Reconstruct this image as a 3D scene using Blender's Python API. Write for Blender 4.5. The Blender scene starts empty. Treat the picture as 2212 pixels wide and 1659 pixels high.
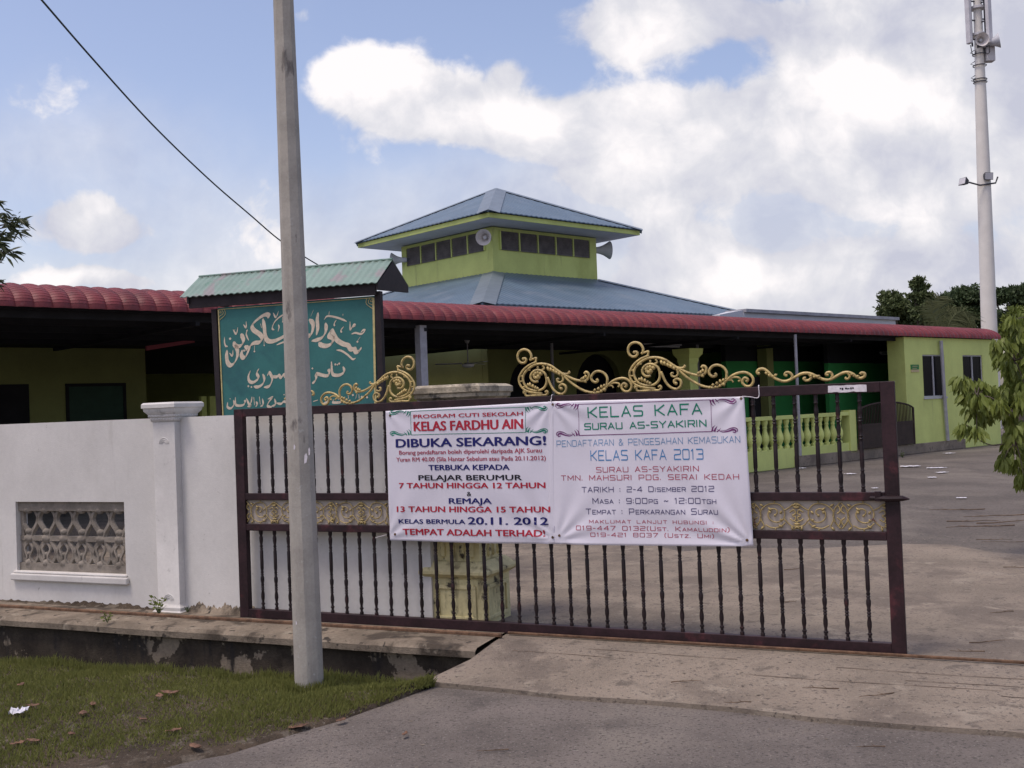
import bpy, math, random
import numpy as np
from mathutils import Vector, Matrix
random.seed(7); RNG = np.random.default_rng(11)
S = bpy.context.scene
C = S.collection
rad = math.radians

# ------------------------------------------------------------------ camera, sky, sun, exposure
FL = 2350.0; ROLL = -0.0383; PITCH = math.atan(52.5 / FL); CAMH = 1.6     # focal length in px of a 2212 px wide picture
R0 = np.array([1, 0, 0.]); FW = np.array([0, math.cos(PITCH), math.sin(PITCH)]); U0 = np.array([0, -math.sin(PITCH), math.cos(PITCH)])
RT = R0 * math.cos(ROLL) + U0 * math.sin(ROLL); UP = U0 * math.cos(ROLL) - R0 * math.sin(ROLL)
CAM = np.array([0, 0, CAMH])
cd = bpy.data.cameras.new('camera'); cam = bpy.data.objects.new('camera', cd); C.objects.link(cam)
cam.matrix_world = Matrix(((RT[0], UP[0], -FW[0], 0), (RT[1], UP[1], -FW[1], 0), (RT[2], UP[2], -FW[2], CAMH), (0, 0, 0, 1)))
cd.sensor_width = 36; cd.sensor_fit = 'HORIZONTAL'; cd.lens = FL / 2212 * 36
cd.clip_start = 0.1; cd.clip_end = 20000
S.camera = cam
S.view_settings.view_transform = 'Standard'; S.view_settings.look = 'None'
S.view_settings.gamma = 1; S.view_settings.use_curve_mapping = False
S.view_settings.exposure = 0.42

SUN_EL, SUN_AZ = 68, -120            # azimuth from +Y towards +X
sd = bpy.data.lights.new('sun', 'SUN'); so = bpy.data.objects.new('sun', sd); C.objects.link(so)
sd.energy = 1.35; sd.angle = rad(16); sd.color = (1.0, 0.93, 0.82)
sv = Vector((math.sin(rad(SUN_AZ)) * math.cos(rad(SUN_EL)), math.cos(rad(SUN_AZ)) * math.cos(rad(SUN_EL)), math.sin(rad(SUN_EL))))
so.rotation_euler = sv.to_track_quat('Z', 'Y').to_euler(); so.location = (0, -5, 30)

def ray(x, y): return FW + RT * (x - 1106) / FL - UP * (y - 829.5) / FL

W = bpy.data.worlds.new('World'); S.world = W; W.use_nodes = True
nt = W.node_tree; nt.nodes.clear()
def N(t, tree=None, **kw):
    n = (tree or nt).nodes.new(t)
    for k, v in kw.items():
        setattr(n, k, v)
    return n
def Lk(a, b, tree=None): (tree or nt).links.new(a, b)
def mth(op, a, b=None, c=None, tree=None, clamp=False):
    n = N('ShaderNodeMath', tree, operation=op, use_clamp=clamp)
    for i, v in enumerate((a, b, c)):
        if v is None: continue
        if isinstance(v, (int, float)): n.inputs[i].default_value = v
        else: Lk(v, n.inputs[i], tree)
    return n.outputs[0]
geo = N('ShaderNodeTexCoord')
sep = N('ShaderNodeSeparateXYZ'); Lk(geo.outputs['Generated'], sep.inputs[0])
ay = mth('MAXIMUM', mth('ABSOLUTE', sep.outputs[1]), 0.12)
cmb = N('ShaderNodeCombineXYZ'); Lk(mth('DIVIDE', sep.outputs[0], ay), cmb.inputs[0]); Lk(mth('DIVIDE', sep.outputs[2], ay), cmb.inputs[1])
P = cmb.outputs[0]
def noise(vec, scale, detail=6, rough=.55, dist=0, tree=None):
    n = N('ShaderNodeTexNoise', tree); n.inputs['Scale'].default_value = scale; n.inputs['Detail'].default_value = detail
    n.inputs['Roughness'].default_value = rough; n.inputs['Distortion'].default_value = dist
    Lk(vec, n.inputs['Vector'], tree); return n
# clouds: stretch of noise plus soft masses at their places in the sky
wn = noise(P, 5.0, 4, .6)
wv = N('ShaderNodeVectorMath', operation='MULTIPLY_ADD'); Lk(wn.outputs['Color'], wv.inputs[0]); wv.inputs[1].default_value = (.075, .055, 0)
sb = N('ShaderNodeVectorMath', operation='SUBTRACT'); Lk(P, sb.inputs[0]); sb.inputs[1].default_value = (.0375, .0275, 0); Lk(sb.outputs[0], wv.inputs[2])
PW = wv.outputs[0]
def blobs(lst):
    acc = None
    for (x, y, rx, ry, w) in lst:
        d = ray(x, y); cx, cy = d[0] / d[1], d[2] / d[1]; ax, az = FL / rx, FL / ry
        m = N('ShaderNodeVectorMath', operation='MULTIPLY_ADD'); Lk(PW, m.inputs[0]); m.inputs[1].default_value = (ax, az, 0); m.inputs[2].default_value = (-cx * ax, -cy * az, 0)
        q = N('ShaderNodeVectorMath', operation='DOT_PRODUCT'); Lk(m.outputs[0], q.inputs[0]); Lk(m.outputs[0], q.inputs[1])
        e = mth('POWER', 0.3679, q.outputs['Value'])
        acc = mth('MULTIPLY', e, w) if acc is None else mth('MULTIPLY_ADD', e, w, acc)
    return acc
cover = blobs([(800, 165, 150, 75, 1.0), (930, 210, 170, 70, .8), (1060, 265, 190, 65, .9), (1260, 275, 160, 70, .9), (1108, 150, 45, 30, .5),
               (1480, 320, 260, 100, .92), (1750, 240, 260, 120, .9), (2050, 250, 300, 150, .85), (2000, 420, 300, 60, .7), (1330, 60, 120, 75, .8), (1480, 30, 200, 60, .8),
               (1800, 60, 300, 90, .9), (2150, 60, 200, 160, .9), (1430, 510, 100, 70, .9), (1500, 600, 200, 70, .9), (1750, 610, 350, 80, .75),
               (2050, 560, 260, 90, .7), (1350, 390, 160, 60, .55), (150, 480, 130, 50, .6), (240, 510, 110, 40, .55), (160, 600, 130, 28, 1.0), (270, 610, 90, 18, .7),
               (650, 30, 40, 30, .4), (1330, 640, 160, 40, .7), (-500, 300, 500, 200, .9), (2900, 300, 500, 300, 1.0),
               (300, -700, 700, 300, .9), (1700, -900, 900, 350, .9), (900, 520, 500, 160, .22), (450, 420, 350, 120, .2)])
fb = noise(PW, 11, 12, .58, .1); fb2 = noise(P, 3.2, 5, .55)
cv = mth('ADD', cover, mth('ADD', mth('MULTIPLY_ADD', fb.outputs['Fac'], 1.75, -.90), mth('MULTIPLY_ADD', noise(PW, 4.2, 3, .5).outputs['Fac'], .7, -.35)))
mr = N('ShaderNodeMapRange', interpolation_type='SMOOTHSTEP'); Lk(cv, mr.inputs[0]); mr.inputs[1].default_value = .26; mr.inputs[2].default_value = .60
mr2 = N('ShaderNodeMapRange', interpolation_type='SMOOTHSTEP'); Lk(mth('ADD', blobs([(100, 330, 420, 110, .50), (450, 450, 500, 90, .45), (700, 560, 700, 90, .45), (1300, 420, 400, 120, .5), (1100, 640, 2500, 110, .7), (1700, 450, 700, 250, .7)]), mth('MULTIPLY_ADD', noise(PW, 6, 6, .6).outputs['Fac'], .9, -.5)), mr2.inputs[0]); mr2.inputs[1].default_value = -.05; mr2.inputs[2].default_value = 1.0
mask = mth('MULTIPLY', mth('MAXIMUM', mr.outputs[0], mth('MULTIPLY', mr2.outputs[0], .75)), .97)
white = blobs([(800, 150, 180, 70, 1.0), (1100, 250, 200, 50, .8), (1350, 70, 120, 60, .5), (1900, 210, 180, 80, .8), (1700, 160, 250, 60, .4), (1480, 330, 260, 70, .45),
               (1400, 470, 80, 40, .5), (1600, 610, 150, 40, .8), (1680, 560, 120, 25, .3), (1300, 570, 100, 40, .4), (160, 600, 130, 25, .7), (2100, 390, 150, 60, .45), (1930, 460, 90, 40, .4)])
br = mth('ADD', white, mth('MULTIPLY_ADD', fb.outputs['Fac'], 2.5, -1.0))
br = mth('ADD', br, mth('MULTIPLY_ADD', fb2.outputs['Fac'], .7, -.33))
ramp = N('ShaderNodeValToRGB'); Lk(br, ramp.inputs[0])
ramp.color_ramp.elements[0].position = .0; ramp.color_ramp.elements[0].color = (.56, .57, .67, 1)
ramp.color_ramp.elements[1].position = .88; ramp.color_ramp.elements[1].color = (1.0, .955, .955, 1)
e = ramp.color_ramp.elements.new(.46); e.color = (.745, .74, .785, 1)
bgc = N('ShaderNodeBackground'); Lk(ramp.outputs[0], bgc.inputs[0]); bgc.inputs[1].default_value = 0.78
sky = N('ShaderNodeTexSky'); sky.sky_type = 'NISHITA'; sky.sun_disc = False
sky.sun_elevation = rad(SUN_EL); sky.sun_rotation = rad(SUN_AZ); sky.air_density = 1.0; sky.dust_density = 2.2; sky.ozone_density = 1.6
bgs = N('ShaderNodeBackground'); tin = N('ShaderNodeMix', data_type='RGBA', blend_type='MULTIPLY'); tin.inputs[0].default_value = 1; Lk(sky.outputs[0], tin.inputs[6]); tin.inputs[7].default_value = (1.2, 1.03, 1.02, 1)
Lk(tin.outputs[2], bgs.inputs[0]); bgs.inputs[1].default_value = 0.135
mx = N('ShaderNodeMixShader'); Lk(mask, mx.inputs[0]); Lk(bgs.outputs[0], mx.inputs[1]); Lk(bgc.outputs[0], mx.inputs[2])
wo = N('ShaderNodeOutputWorld'); Lk(mx.outputs[0], wo.inputs[0])

# ------------------------------------------------------------------ measuring helpers (picture point -> point on a real plane)
def onplane(x, y, p0, n):
    d = ray(x, y); return CAM + d * (np.dot(p0 - CAM, n) / np.dot(d, n))
def onz(x, y, z=0.):
    d = ray(x, y); return CAM + d * ((z - CAMH) / d[2])
def aty(x, y, Y):
    d = ray(x, y); return CAM + d * (Y / d[1])
K = .948542
def zm(ox, oy, s): return lambda x, y: ((ox + x / s) * K, (oy + y / s) * K)
GA = onz(523, 1333); gb_ = onz(1960, 1416); gv = gb_ - GA; gv[2] = 0; gv /= np.linalg.norm(gv); gn = np.array([-gv[1], gv[0], 0])
ZV = np.array([0, 0, 1.])
def G(u, v, z): return GA + gv * u + gn * v + ZV * z                     # gate / boundary wall frame
def guz(x, y, v=0):
    p = onplane(x, y, GA + gn * v, gn); return float((p - GA) @ gv), float(p[2])
BA = onz(1690, 1013); bb_ = onz(2080, 968); bv = bb_ - BA; bv[2] = 0; bv /= np.linalg.norm(bv); bn = np.array([-bv[1], bv[0], 0])
def B(t, d, z): return BA + bv * t + bn * d + ZV * z                     # building frame
def btz(x, y, d=0):
    p = onplane(x, y, BA + bn * d, bn); return float((p - BA) @ bv), float(p[2])
I3 = lambda x, y, z: np.array([x, y, z], float)

# ------------------------------------------------------------------ mesh builder
class MB:
    def __init__(s): s.v = []; s.f = []; s.m = []
    def add(s, vs, fs, mi=0):
        o = len(s.v); s.v.extend([tuple(map(float, p)) for p in vs]); s.f.extend([tuple(i + o for i in f) for f in fs]); s.m.extend([mi] * len(fs)); return s
    def box(s, F, a, b, mi=0):
        (x0, y0, z0), (x1, y1, z1) = a, b
        P_ = [F(x, y, z) for z in (z0, z1) for y in (y0, y1) for x in (x0, x1)]
        return s.add(P_, [(0, 2, 3, 1), (4, 5, 7, 6), (0, 1, 5, 4), (2, 6, 7, 3), (0, 4, 6, 2), (1, 3, 7, 5)], mi)
    def loft(s, rings, mi=0, cap=True, closed=True):
        n = len(rings[0]); o = len(s.v); vs = [p for r in rings for p in r]; fs = []
        for i in range(len(rings) - 1):
            for j in range(n if closed else n - 1):
                k = (j + 1) % n; fs.append((i * n + j, i * n + k, (i + 1) * n + k, (i + 1) * n + j))
        if cap: fs.append(tuple(range(n - 1, -1, -1))); fs.append(tuple((len(rings) - 1) * n + j for j in range(n)))
        return s.add(vs, fs, mi)
    def tube(s, pts, r, n=8, mi=0, flat=None):
        pts = [np.array(p, float) for p in pts]; L = len(pts)
        rr = r if isinstance(r, (list, tuple, np.ndarray)) else [r] * L
        T = [pts[min(i + 1, L - 1)] - pts[max(i - 1, 0)] for i in range(L)]
        T = [t / (np.linalg.norm(t) + 1e-9) for t in T]
        up = np.array([0, 0, 1.]) if abs(T[0][2]) < .9 else np.array([1., 0, 0])
        if flat is not None: up = np.array(flat, float)
        rings = []; nrm = None
        for i in range(L):
            a = up if nrm is None else nrm
            a = a - T[i] * (a @ T[i]); a /= (np.linalg.norm(a) + 1e-9); nrm = a
            b = np.cross(T[i], a)
            rings.append([pts[i] + (a * math.cos(q) + b * math.sin(q)) * rr[i] for q in [2 * math.pi * k / n for k in range(n)]])
        return s.loft(rings, mi)
    def lathe(s, base, prof, n=12, mi=0, axis=None):
        ax = np.array([0, 0, 1.]) if axis is None else np.array(axis, float) / np.linalg.norm(axis)
        h = np.array([1., 0, 0]) if abs(ax[0]) < .8 else np.array([0, 1., 0])
        a = h - ax * (h @ ax); a /= np.linalg.norm(a); b = np.cross(ax, a); base = np.array(base, float)
        return s.loft([[base + ax * z + (a * math.cos(q) + b * math.sin(q)) * r for q in [2 * math.pi * k / n for k in range(n)]] for z, r in prof], mi)
    def blob(s, c, r, n=8, sq=(1, 1, 1), mi=0):
        c = np.array(c, float); rings = []
        for i in range(1, n // 2 + 1):
            th = math.pi * (i - .5) / (n // 2)
            rings.append([c + np.array([math.sin(th) * math.cos(q) * sq[0], math.sin(th) * math.sin(q) * sq[1], -math.cos(th) * sq[2]]) * r for q in [2 * math.pi * k / n for k in range(n)]])
        return s.loft(rings, mi)
ORG = {}
def tag(o, label=None, cat=None, group=None, kind=None):
    for k, v in (('label', label), ('category', cat), ('group', group), ('kind', kind)):
        if v: o[k] = v
    return o
def thing(name, label, cat, loc, group=None):
    o = bpy.data.objects.new(name, None); C.objects.link(o); o.location = tuple(map(float, loc)); o.empty_display_size = .2
    ORG[o.name] = np.array(loc, float); return tag(o, label, cat, group)
def obj(name, mb, mats, parent=None, loc=None, smooth=False, own=None):
    """one mesh object; mb in world coordinates.  own: the part's own pivot (world)"""
    base = ORG[parent.name] if parent else np.zeros(3)
    org = np.array(own if own is not None else (loc if loc is not None else base), float)
    me = bpy.data.meshes.new(name)
    v = np.array(mb.v, float).reshape(-1, 3) - org
    me.from_pydata(v.tolist(), [], mb.f)
    for m in (mats if isinstance(mats, (list, tuple)) else [mats]): me.materials.append(m)
    if any(mb.m): me.polygons.foreach_set('material_index', mb.m)
    if smooth is not False:
        me.polygons.foreach_set('use_smooth', [True] * len(mb.f))
        if smooth is not True and hasattr(me, 'set_sharp_from_angle'): me.set_sharp_from_angle(angle=rad(smooth))
    me.update()
    o = bpy.data.objects.new(name, me); C.objects.link(o); ORG[o.name] = org
    if parent: o.parent = parent; o.location = tuple(org - base)
    else: o.location = tuple(org)
    return o
def fixn(o):
    import bmesh
    bm = bmesh.new(); bm.from_mesh(o.data); bmesh.ops.recalc_face_normals(bm, faces=bm.faces); bm.to_mesh(o.data); bm.free(); return o
def bevel(o, w=.01, seg=2):
    m = o.modifiers.new('edge', 'BEVEL'); m.width = w; m.segments = seg; m.limit_method = 'ANGLE'; m.angle_limit = rad(40); return o
def spline(pts, n=6):
    pts = [np.array(p, float) for p in pts]
    if len(pts) < 3: return pts
    Q = [2 * pts[0] - pts[1]] + pts + [2 * pts[-1] - pts[-2]]; out = []
    for i in range(1, len(Q) - 2):
        for k in range(n):
            t = k / n
            out.append(.5 * ((2 * Q[i]) + (Q[i + 1] - Q[i - 1]) * t + (2 * Q[i - 1] - 5 * Q[i] + 4 * Q[i + 1] - Q[i + 2]) * t * t + (3 * Q[i] - Q[i - 1] - 3 * Q[i + 1] + Q[i + 2]) * t ** 3))
    out.append(pts[-1]); return out

# ------------------------------------------------------------------ materials
def mat(name, col, rough=.8, var=.18, scale=3., fine=40., bump=.0, bscale=60., metal=0., spec=.3, col2=None, patch=None, stretch=(1, 1, 1), island=None, transl=0.):
    """col with soft and fine mottling; col2 = second colour in the coarse noise; patch=(colour, scale, lo, hi) shaped stains"""
    m = bpy.data.materials.new(name); m.use_nodes = True; t = m.node_tree; t.nodes.clear()
    out = N('ShaderNodeOutputMaterial', t); p = N('ShaderNodeBsdfPrincipled', t)
    p.inputs['Roughness'].default_value = rough; p.inputs['Metallic'].default_value = metal; p.inputs['Specular IOR Level'].default_value = spec
    g = N('ShaderNodeNewGeometry', t); mp = N('ShaderNodeMapping', t); Lk(g.outputs['Position'], mp.inputs[0], t); mp.inputs['Scale'].default_value = stretch
    vec = mp.outputs[0]
    a = noise(vec, scale, 5, .6, tree=t); b = noise(vec, fine, 3, .6, tree=t)
    c2 = col2 or tuple(c * (1 - var) for c in col); c1 = col if col2 else tuple(min(1, c * (1 + var)) for c in col)
    def mixc(f, ca, cb, mode='MIX'):
        x = N('ShaderNodeMix', t, data_type='RGBA', blend_type=mode)
        if isinstance(f, (int, float)): x.inputs[0].default_value = f
        else: Lk(f, x.inputs[0], t)
        for i, c in ((6, ca), (7, cb)):
            if isinstance(c, tuple): x.inputs[i].default_value = (*c, 1)
            else: Lk(c, x.inputs[i], t)
        return x.outputs[2]
    def rng(v, lo, hi, a0=0., a1=1.):
        r = N('ShaderNodeMapRange', t, interpolation_type='SMOOTHSTEP'); Lk(v, r.inputs[0], t)
        for i, q in enumerate((lo, hi, a0, a1)): r.inputs[i + 1].default_value = q
        return r.outputs[0]
    c = mixc(rng(a.outputs['Fac'], .3, .7), c2, c1)
    for pt in (patch or []):
        pc, ps, lo, hi = pt[:4]; st = pt[4] if len(pt) > 4 else (1, 1, 1)
        mp2 = N('ShaderNodeMapping', t); Lk(g.outputs['Position'], mp2.inputs[0], t); mp2.inputs['Scale'].default_value = st; mp2.inputs['Location'].default_value = (ps * 1.7, ps * .3, 2.1)
        q = noise(mp2.outputs[0], ps, 7, .62, .2, tree=t); c = mixc(rng(q.outputs['Fac'], lo, hi), c, pc)
    if island:
        r2 = N('ShaderNodeValToRGB', t); Lk(g.outputs['Random Per Island'], r2.inputs[0])
        els = r2.color_ramp.elements; els[0].color = (*island[0], 1); els[1].color = (*island[-1], 1)
        for k in range(1, len(island) - 1): q = els.new(k / (len(island) - 1)); q.color = (*island[k], 1)
        c = r2.outputs[0]
    vv = N('ShaderNodeMapRange', t); Lk(b.outputs['Fac'], vv.inputs[0], t); vv.inputs[1].default_value = .25; vv.inputs[2].default_value = .75; vv.inputs[3].default_value = 1 - var * .6; vv.inputs[4].default_value = 1 + var * .6
    gry = N('ShaderNodeCombineColor', t)
    for i in range(3): Lk(vv.outputs[0], gry.inputs[i], t)
    c = mixc(1.0, c, gry.outputs[0], 'MULTIPLY')
    Lk(c, p.inputs['Base Color'], t)
    if bump:
        bn_ = noise(vec, bscale, 6, .65, tree=t); bp = N('ShaderNodeBump', t); bp.inputs['Strength'].default_value = bump; bp.inputs['Distance'].default_value = .02
        Lk(bn_.outputs['Fac'], bp.inputs['Height'], t); Lk(bp.outputs[0], p.inputs['Normal'], t)
    if transl:
        tr = N('ShaderNodeBsdfTranslucent', t); Lk(c, tr.inputs[0], t); ms = N('ShaderNodeMixShader', t); ms.inputs[0].default_value = transl
        Lk(p.outputs[0], ms.inputs[1], t); Lk(tr.outputs[0], ms.inputs[2], t); Lk(ms.outputs[0], out.inputs[0], t)
    else: Lk(p.outputs[0], out.inputs[0], t)
    return m
M = {}
M['white_wall'] = mat('white_wall_paint', (.64, .62, .585), .85, .07, 1.4, 30, .15, 90, patch=[((.46, .44, .40), 1.1, .56, .78, (1, 1, .35)), ((.44, .42, .38), 7, .60, .80, (1, 1, .10)), ((.40, .38, .34), 16, .66, .76)])
M['white_trim'] = mat('white_trim_paint', (.61, .59, .56), .8, .08, 3, 40, .1, 80, patch=[((.34, .33, .31), 7, .60, .75)])
M['grille'] = mat('raw_concrete_grille', (.245, .215, .18), .9, .25, 6, 60, .4, 120)
M['cream'] = mat('stained_cream_paint', (.64, .57, .31), .85, .15, 4, 40, .2, 90, patch=[((.17, .14, .075), 4.5, .54, .68, (1, 1, .3)), ((.06, .05, .036), 9, .58, .68)])
M['capstone'] = mat('weathered_cap', (.40, .35, .26), .9, .3, 7, 50, .4, 60, patch=[((.10, .09, .075), 9, .5, .66)])
M['concrete'] = mat('pale_concrete', (.245, .203, .158), .9, .18, 1.3, 60, .6, 90, patch=[((.17, .14, .112), 1.6, .48, .64), ((.30, .255, .20), 3.1, .56, .68), ((.15, .125, .10), 7, .57, .68), ((.12, .10, .084), 38, .56, .64), ((.35, .31, .25), 75, .61, .69)])
M['asphalt'] = mat('worn_asphalt', (.190, .164, .143), .92, .22, 1.5, 110, .8, 170, patch=[((.255, .222, .186), .9, .46, .66), ((.13, .113, .10), 1.7, .56, .70), ((.10, .087, .078), 48, .53, .64), ((.31, .28, .245), 70, .58, .67), ((.06, .052, .048), 90, .60, .68)])
M['yard'] = mat('yard_asphalt', (.132, .114, .098), .92, .2, .7, 60, .5, 120, patch=[((.19, .166, .138), .45, .48, .66), ((.105, .09, .08), 1.6, .56, .70, (1, .35, 1)), ((.26, .235, .20), 45, .58, .68), ((.07, .062, .056), 26, .55, .66)])
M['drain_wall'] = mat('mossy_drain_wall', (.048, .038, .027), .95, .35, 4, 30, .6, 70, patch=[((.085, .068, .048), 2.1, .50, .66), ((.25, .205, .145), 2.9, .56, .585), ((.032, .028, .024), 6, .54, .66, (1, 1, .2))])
M['ledge'] = mat('dirty_ledge_concrete', (.205, .168, .125), .92, .28, 3, 40, .5, 90, patch=[((.075, .06, .045), 2.6, .50, .62), ((.29, .25, .19), 5, .58, .68), ((.05, .042, .034), 11, .58, .66)])
M['rust'] = mat('rusty_steel', (.13, .075, .045), .8, .4, 14, 60, .3, 120)
M['soil'] = mat('brown_soil', (.075, .056, .038), .95, .35, 4, 60, .9, 90, patch=[((.15, .125, .095), 7, .52, .64), ((.22, .19, .15), 40, .60, .68), ((.04, .03, .022), 22, .58, .66)])
M['earth'] = mat('dark_earth', (.06, .05, .04), .95, .3, 2, 30)
M['grass'] = mat('grass_blades', (.08, .10, .03), .7, .1, 2, 50, island=[(.12, .155, .03), (.20, .225, .05), (.28, .255, .09), (.145, .19, .035), (.23, .245, .06), (.31, .245, .13)], transl=.25)
M['gate'] = mat('maroon_gate_paint', (.026, .0115, .014), .5, .35, 5, 40, .08, 90, spec=.3, patch=[((.075, .022, .026), 4, .56, .70), ((.10, .07, .06), 28, .70, .78)])
M['gate_bar'] = mat('dark_bar_paint', (.017, .010, .011), .48, .4, 9, 60, 0, spec=.3, patch=[((.055, .018, .018), 9, .60, .70)])
M['gold'] = mat('gold_paint', (.45, .335, .12), .45, .28, 26, 120, .15, 160, spec=.6, patch=[((.20, .13, .035), 30, .56, .66)])
M['gold_dull'] = mat('dull_gold_paint', (.33, .25, .10), .5, .25, 20, 120, 0, spec=.5, patch=[((.10, .035, .03), 10, .60, .66)])
M['panel'] = mat('milky_panel', (.40, .35, .30), .5, .1, 3, 40)
M['banner'] = mat('white_vinyl', (.69, .665, .735), .45, .03, 3, 60, spec=.4)
M['tape'] = mat('white_tape', (.70, .66, .68), .6, .12, 20, 80)
for n_, c_ in (('red', (.43, .022, .045)), ('navy', (.012, .014, .13)), ('black', (.014, .012, .02)), ('green', (.005, .20, .125)), ('blue', (.06, .22, .46)), ('sky', (.13, .27, .46)), ('purple', (.155, .03, .14)), ('crimson', (.40, .06, .10)), ('indigo', (.075, .065, .16))):
    M['ink_' + n_] = mat('ink_' + n_, c_, .5, .08, 8, 120)
M['pole'] = mat('grey_concrete_pole', (.37, .345, .30), .85, .13, 5, 70, .25, 120, patch=[((.23, .21, .19), 5, .52, .70, (1, 1, .10)), ((.45, .43, .39), 22, .62, .70), ((.17, .155, .14), 9, .62, .70, (1, 1, .3))])
M['cable'] = mat('cable', (.035, .05, .045), .6, .1)
M['teal'] = mat('teal_sign_board', (.038, .155, .145), .6, .1, 3, 60, patch=[((.03, .115, .12), 3, .5, .7)])
M['letter'] = mat('cream_lettering', (.62, .52, .40), .7, .12, 30, 120)
M['signgold'] = mat('yellowed_trim', (.50, .42, .19), .6, .15, 20, 80)
M['darkwood'] = mat('dark_maroon_wood', (.022, .016, .018), .7, .25, 6, 60)
M['greentin'] = mat('faded_green_tin', (.20, .285, .245), .7, .1, 2, 40, patch=[((.25, .235, .235), 4.5, .50, .62, (1, .4, .4)), ((.10, .22, .16), 6, .60, .72)])
M['redtile'] = mat('red_tile_roof', (.185, .036, .040), .55, .2, 3, 50, .1, 60, spec=.35, patch=[((.25, .08, .08), 7, .58, .74), ((.11, .028, .03), 1.4, .54, .74), ((.09, .03, .03), 18, .62, .7)])
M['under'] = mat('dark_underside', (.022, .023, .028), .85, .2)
M['steel'] = mat('grey_painted_steel', (.33, .33, .36), .5, .15, 4, 30)
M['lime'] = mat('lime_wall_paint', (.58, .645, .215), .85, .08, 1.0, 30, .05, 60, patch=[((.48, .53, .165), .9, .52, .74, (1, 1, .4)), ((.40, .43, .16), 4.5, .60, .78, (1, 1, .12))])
M['lime_shaded'] = mat('shade_darkened_lime_wall', (.27, .29, .11), .85, .1, 1.0, 30)  # lime darkened so the veranda's shade is in the wall colour itself
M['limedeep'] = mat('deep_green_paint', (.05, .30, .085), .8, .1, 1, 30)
M['bluetin'] = mat('blue_metal_roof', (.105, .155, .205), .38, .10, 1.2, 30, 0, spec=.5, patch=[((.15, .19, .235), 1.1, .50, .72), ((.085, .12, .16), 3.5, .58, .74)])
M['hipcap'] = mat('ridge_capping', (.16, .195, .23), .4, .1, 3, 30, spec=.5)
M['soffit'] = mat('soffit_white', (.55, .56, .60), .8, .06, 1, 20)
M['louvre'] = mat('louvre_glass', (.135, .12, .115), .3, .25, 4, 30, spec=.5)
M['glass'] = mat('dark_window_glass', (.006, .006, .009), .25, .1, spec=.04)
M['alu'] = mat('aluminium_frame', (.42, .42, .45), .4, .1)
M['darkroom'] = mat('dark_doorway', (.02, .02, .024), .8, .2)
M['greendoor'] = mat('dark_green_door', (.03, .075, .05), .6, .15)
M['horn'] = mat('horn_grey', (.52, .53, .56), .5, .08, 5, 40)
M['hornin'] = mat('horn_cream', (.62, .58, .56), .5, .08, 5, 40)
M['brown_gate'] = mat('brown_iron_gate', (.035, .020, .015), .6, .25, 5, 40)
M['mono'] = mat('white_monopole', (.68, .65, .60), .7, .05, 1.5, 20, patch=[((.48, .44, .40), 1.2, .58, .8, (1, 1, .2))])
M['antenna'] = mat('antenna_grey', (.55, .54, .56), .6, .1)
M['darkmetal'] = mat('dark_metal', (.06, .06, .07), .5, .2)
M['bark'] = mat('bark', (.10, .08, .065), .9, .3, 6, 40, .4)
M['leaf_dark'] = mat('dark_foliage', (.03, .05, .02), .65, .1, island=[(.022, .035, .02), (.04, .062, .028), (.066, .098, .036), (.032, .048, .025)], transl=.2)
M['leaf_mid'] = mat('mid_foliage', (.05, .07, .03), .6, .1, island=[(.04, .055, .026), (.072, .10, .038), (.11, .135, .052), (.052, .072, .033)], transl=.2)
M['leaf_lime'] = mat('yellow_green_foliage', (.1, .14, .04), .5, .1, island=[(.08, .125, .025), (.17, .235, .045), (.29, .34, .07), (.055, .085, .022), (.11, .165, .035), (.23, .29, .055)], transl=.3)
M['leaf_mango'] = mat('slender_leaf', (.05, .07, .03), .5, .1, island=[(.030, .042, .018), (.05, .065, .025), (.075, .085, .03)], transl=.15)
M['leaf_palm'] = mat('palm_leaf', (.1, .11, .05), .6, .1, island=[(.06, .075, .028), (.10, .11, .045), (.14, .135, .07)], transl=.2)
M['deadleaf'] = mat('dead_leaf', (.17, .095, .06), .8, .3, 25, 80, patch=[((.09, .05, .035), 30, .5, .65)])
M['debris'] = mat('dry_crumbs', (.1, .08, .06), .9, .3, 20, island=[(.06, .045, .032), (.11, .075, .045), (.20, .17, .13), (.07, .06, .045), (.32, .30, .26)])
M['twig'] = mat('dry_twig', (.125, .085, .058), .9, .3, 20)
M['paper'] = mat('paper_litter', (.66, .65, .69), .8, .1, 20)
M['flange'] = mat('faded_pink_paint', (.42, .10, .13), .6, .1)
M['notice_green'] = mat('notice_green', (.03, .20, .05), .6, .1)
M['notice_cream'] = mat('notice_cream', (.55, .45, .25), .6, .1)

# ------------------------------------------------------------------ ground
def struct(name, mb, m, **k): return tag(obj(name, mb, m, **k), kind='structure')
mb = MB(); mb.add([(-4000, -4000, -.9), (4000, -4000, -.9), (4000, 4000, -.9), (-4000, 4000, -.9)], [(0, 1, 2, 3)]); struct('ground', mb, M['earth'])
mb = MB(); mb.box(G, (-200, .32, -.6), (260, 260, -.006))
struct('courtyard', mb, M['yard'])
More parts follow.
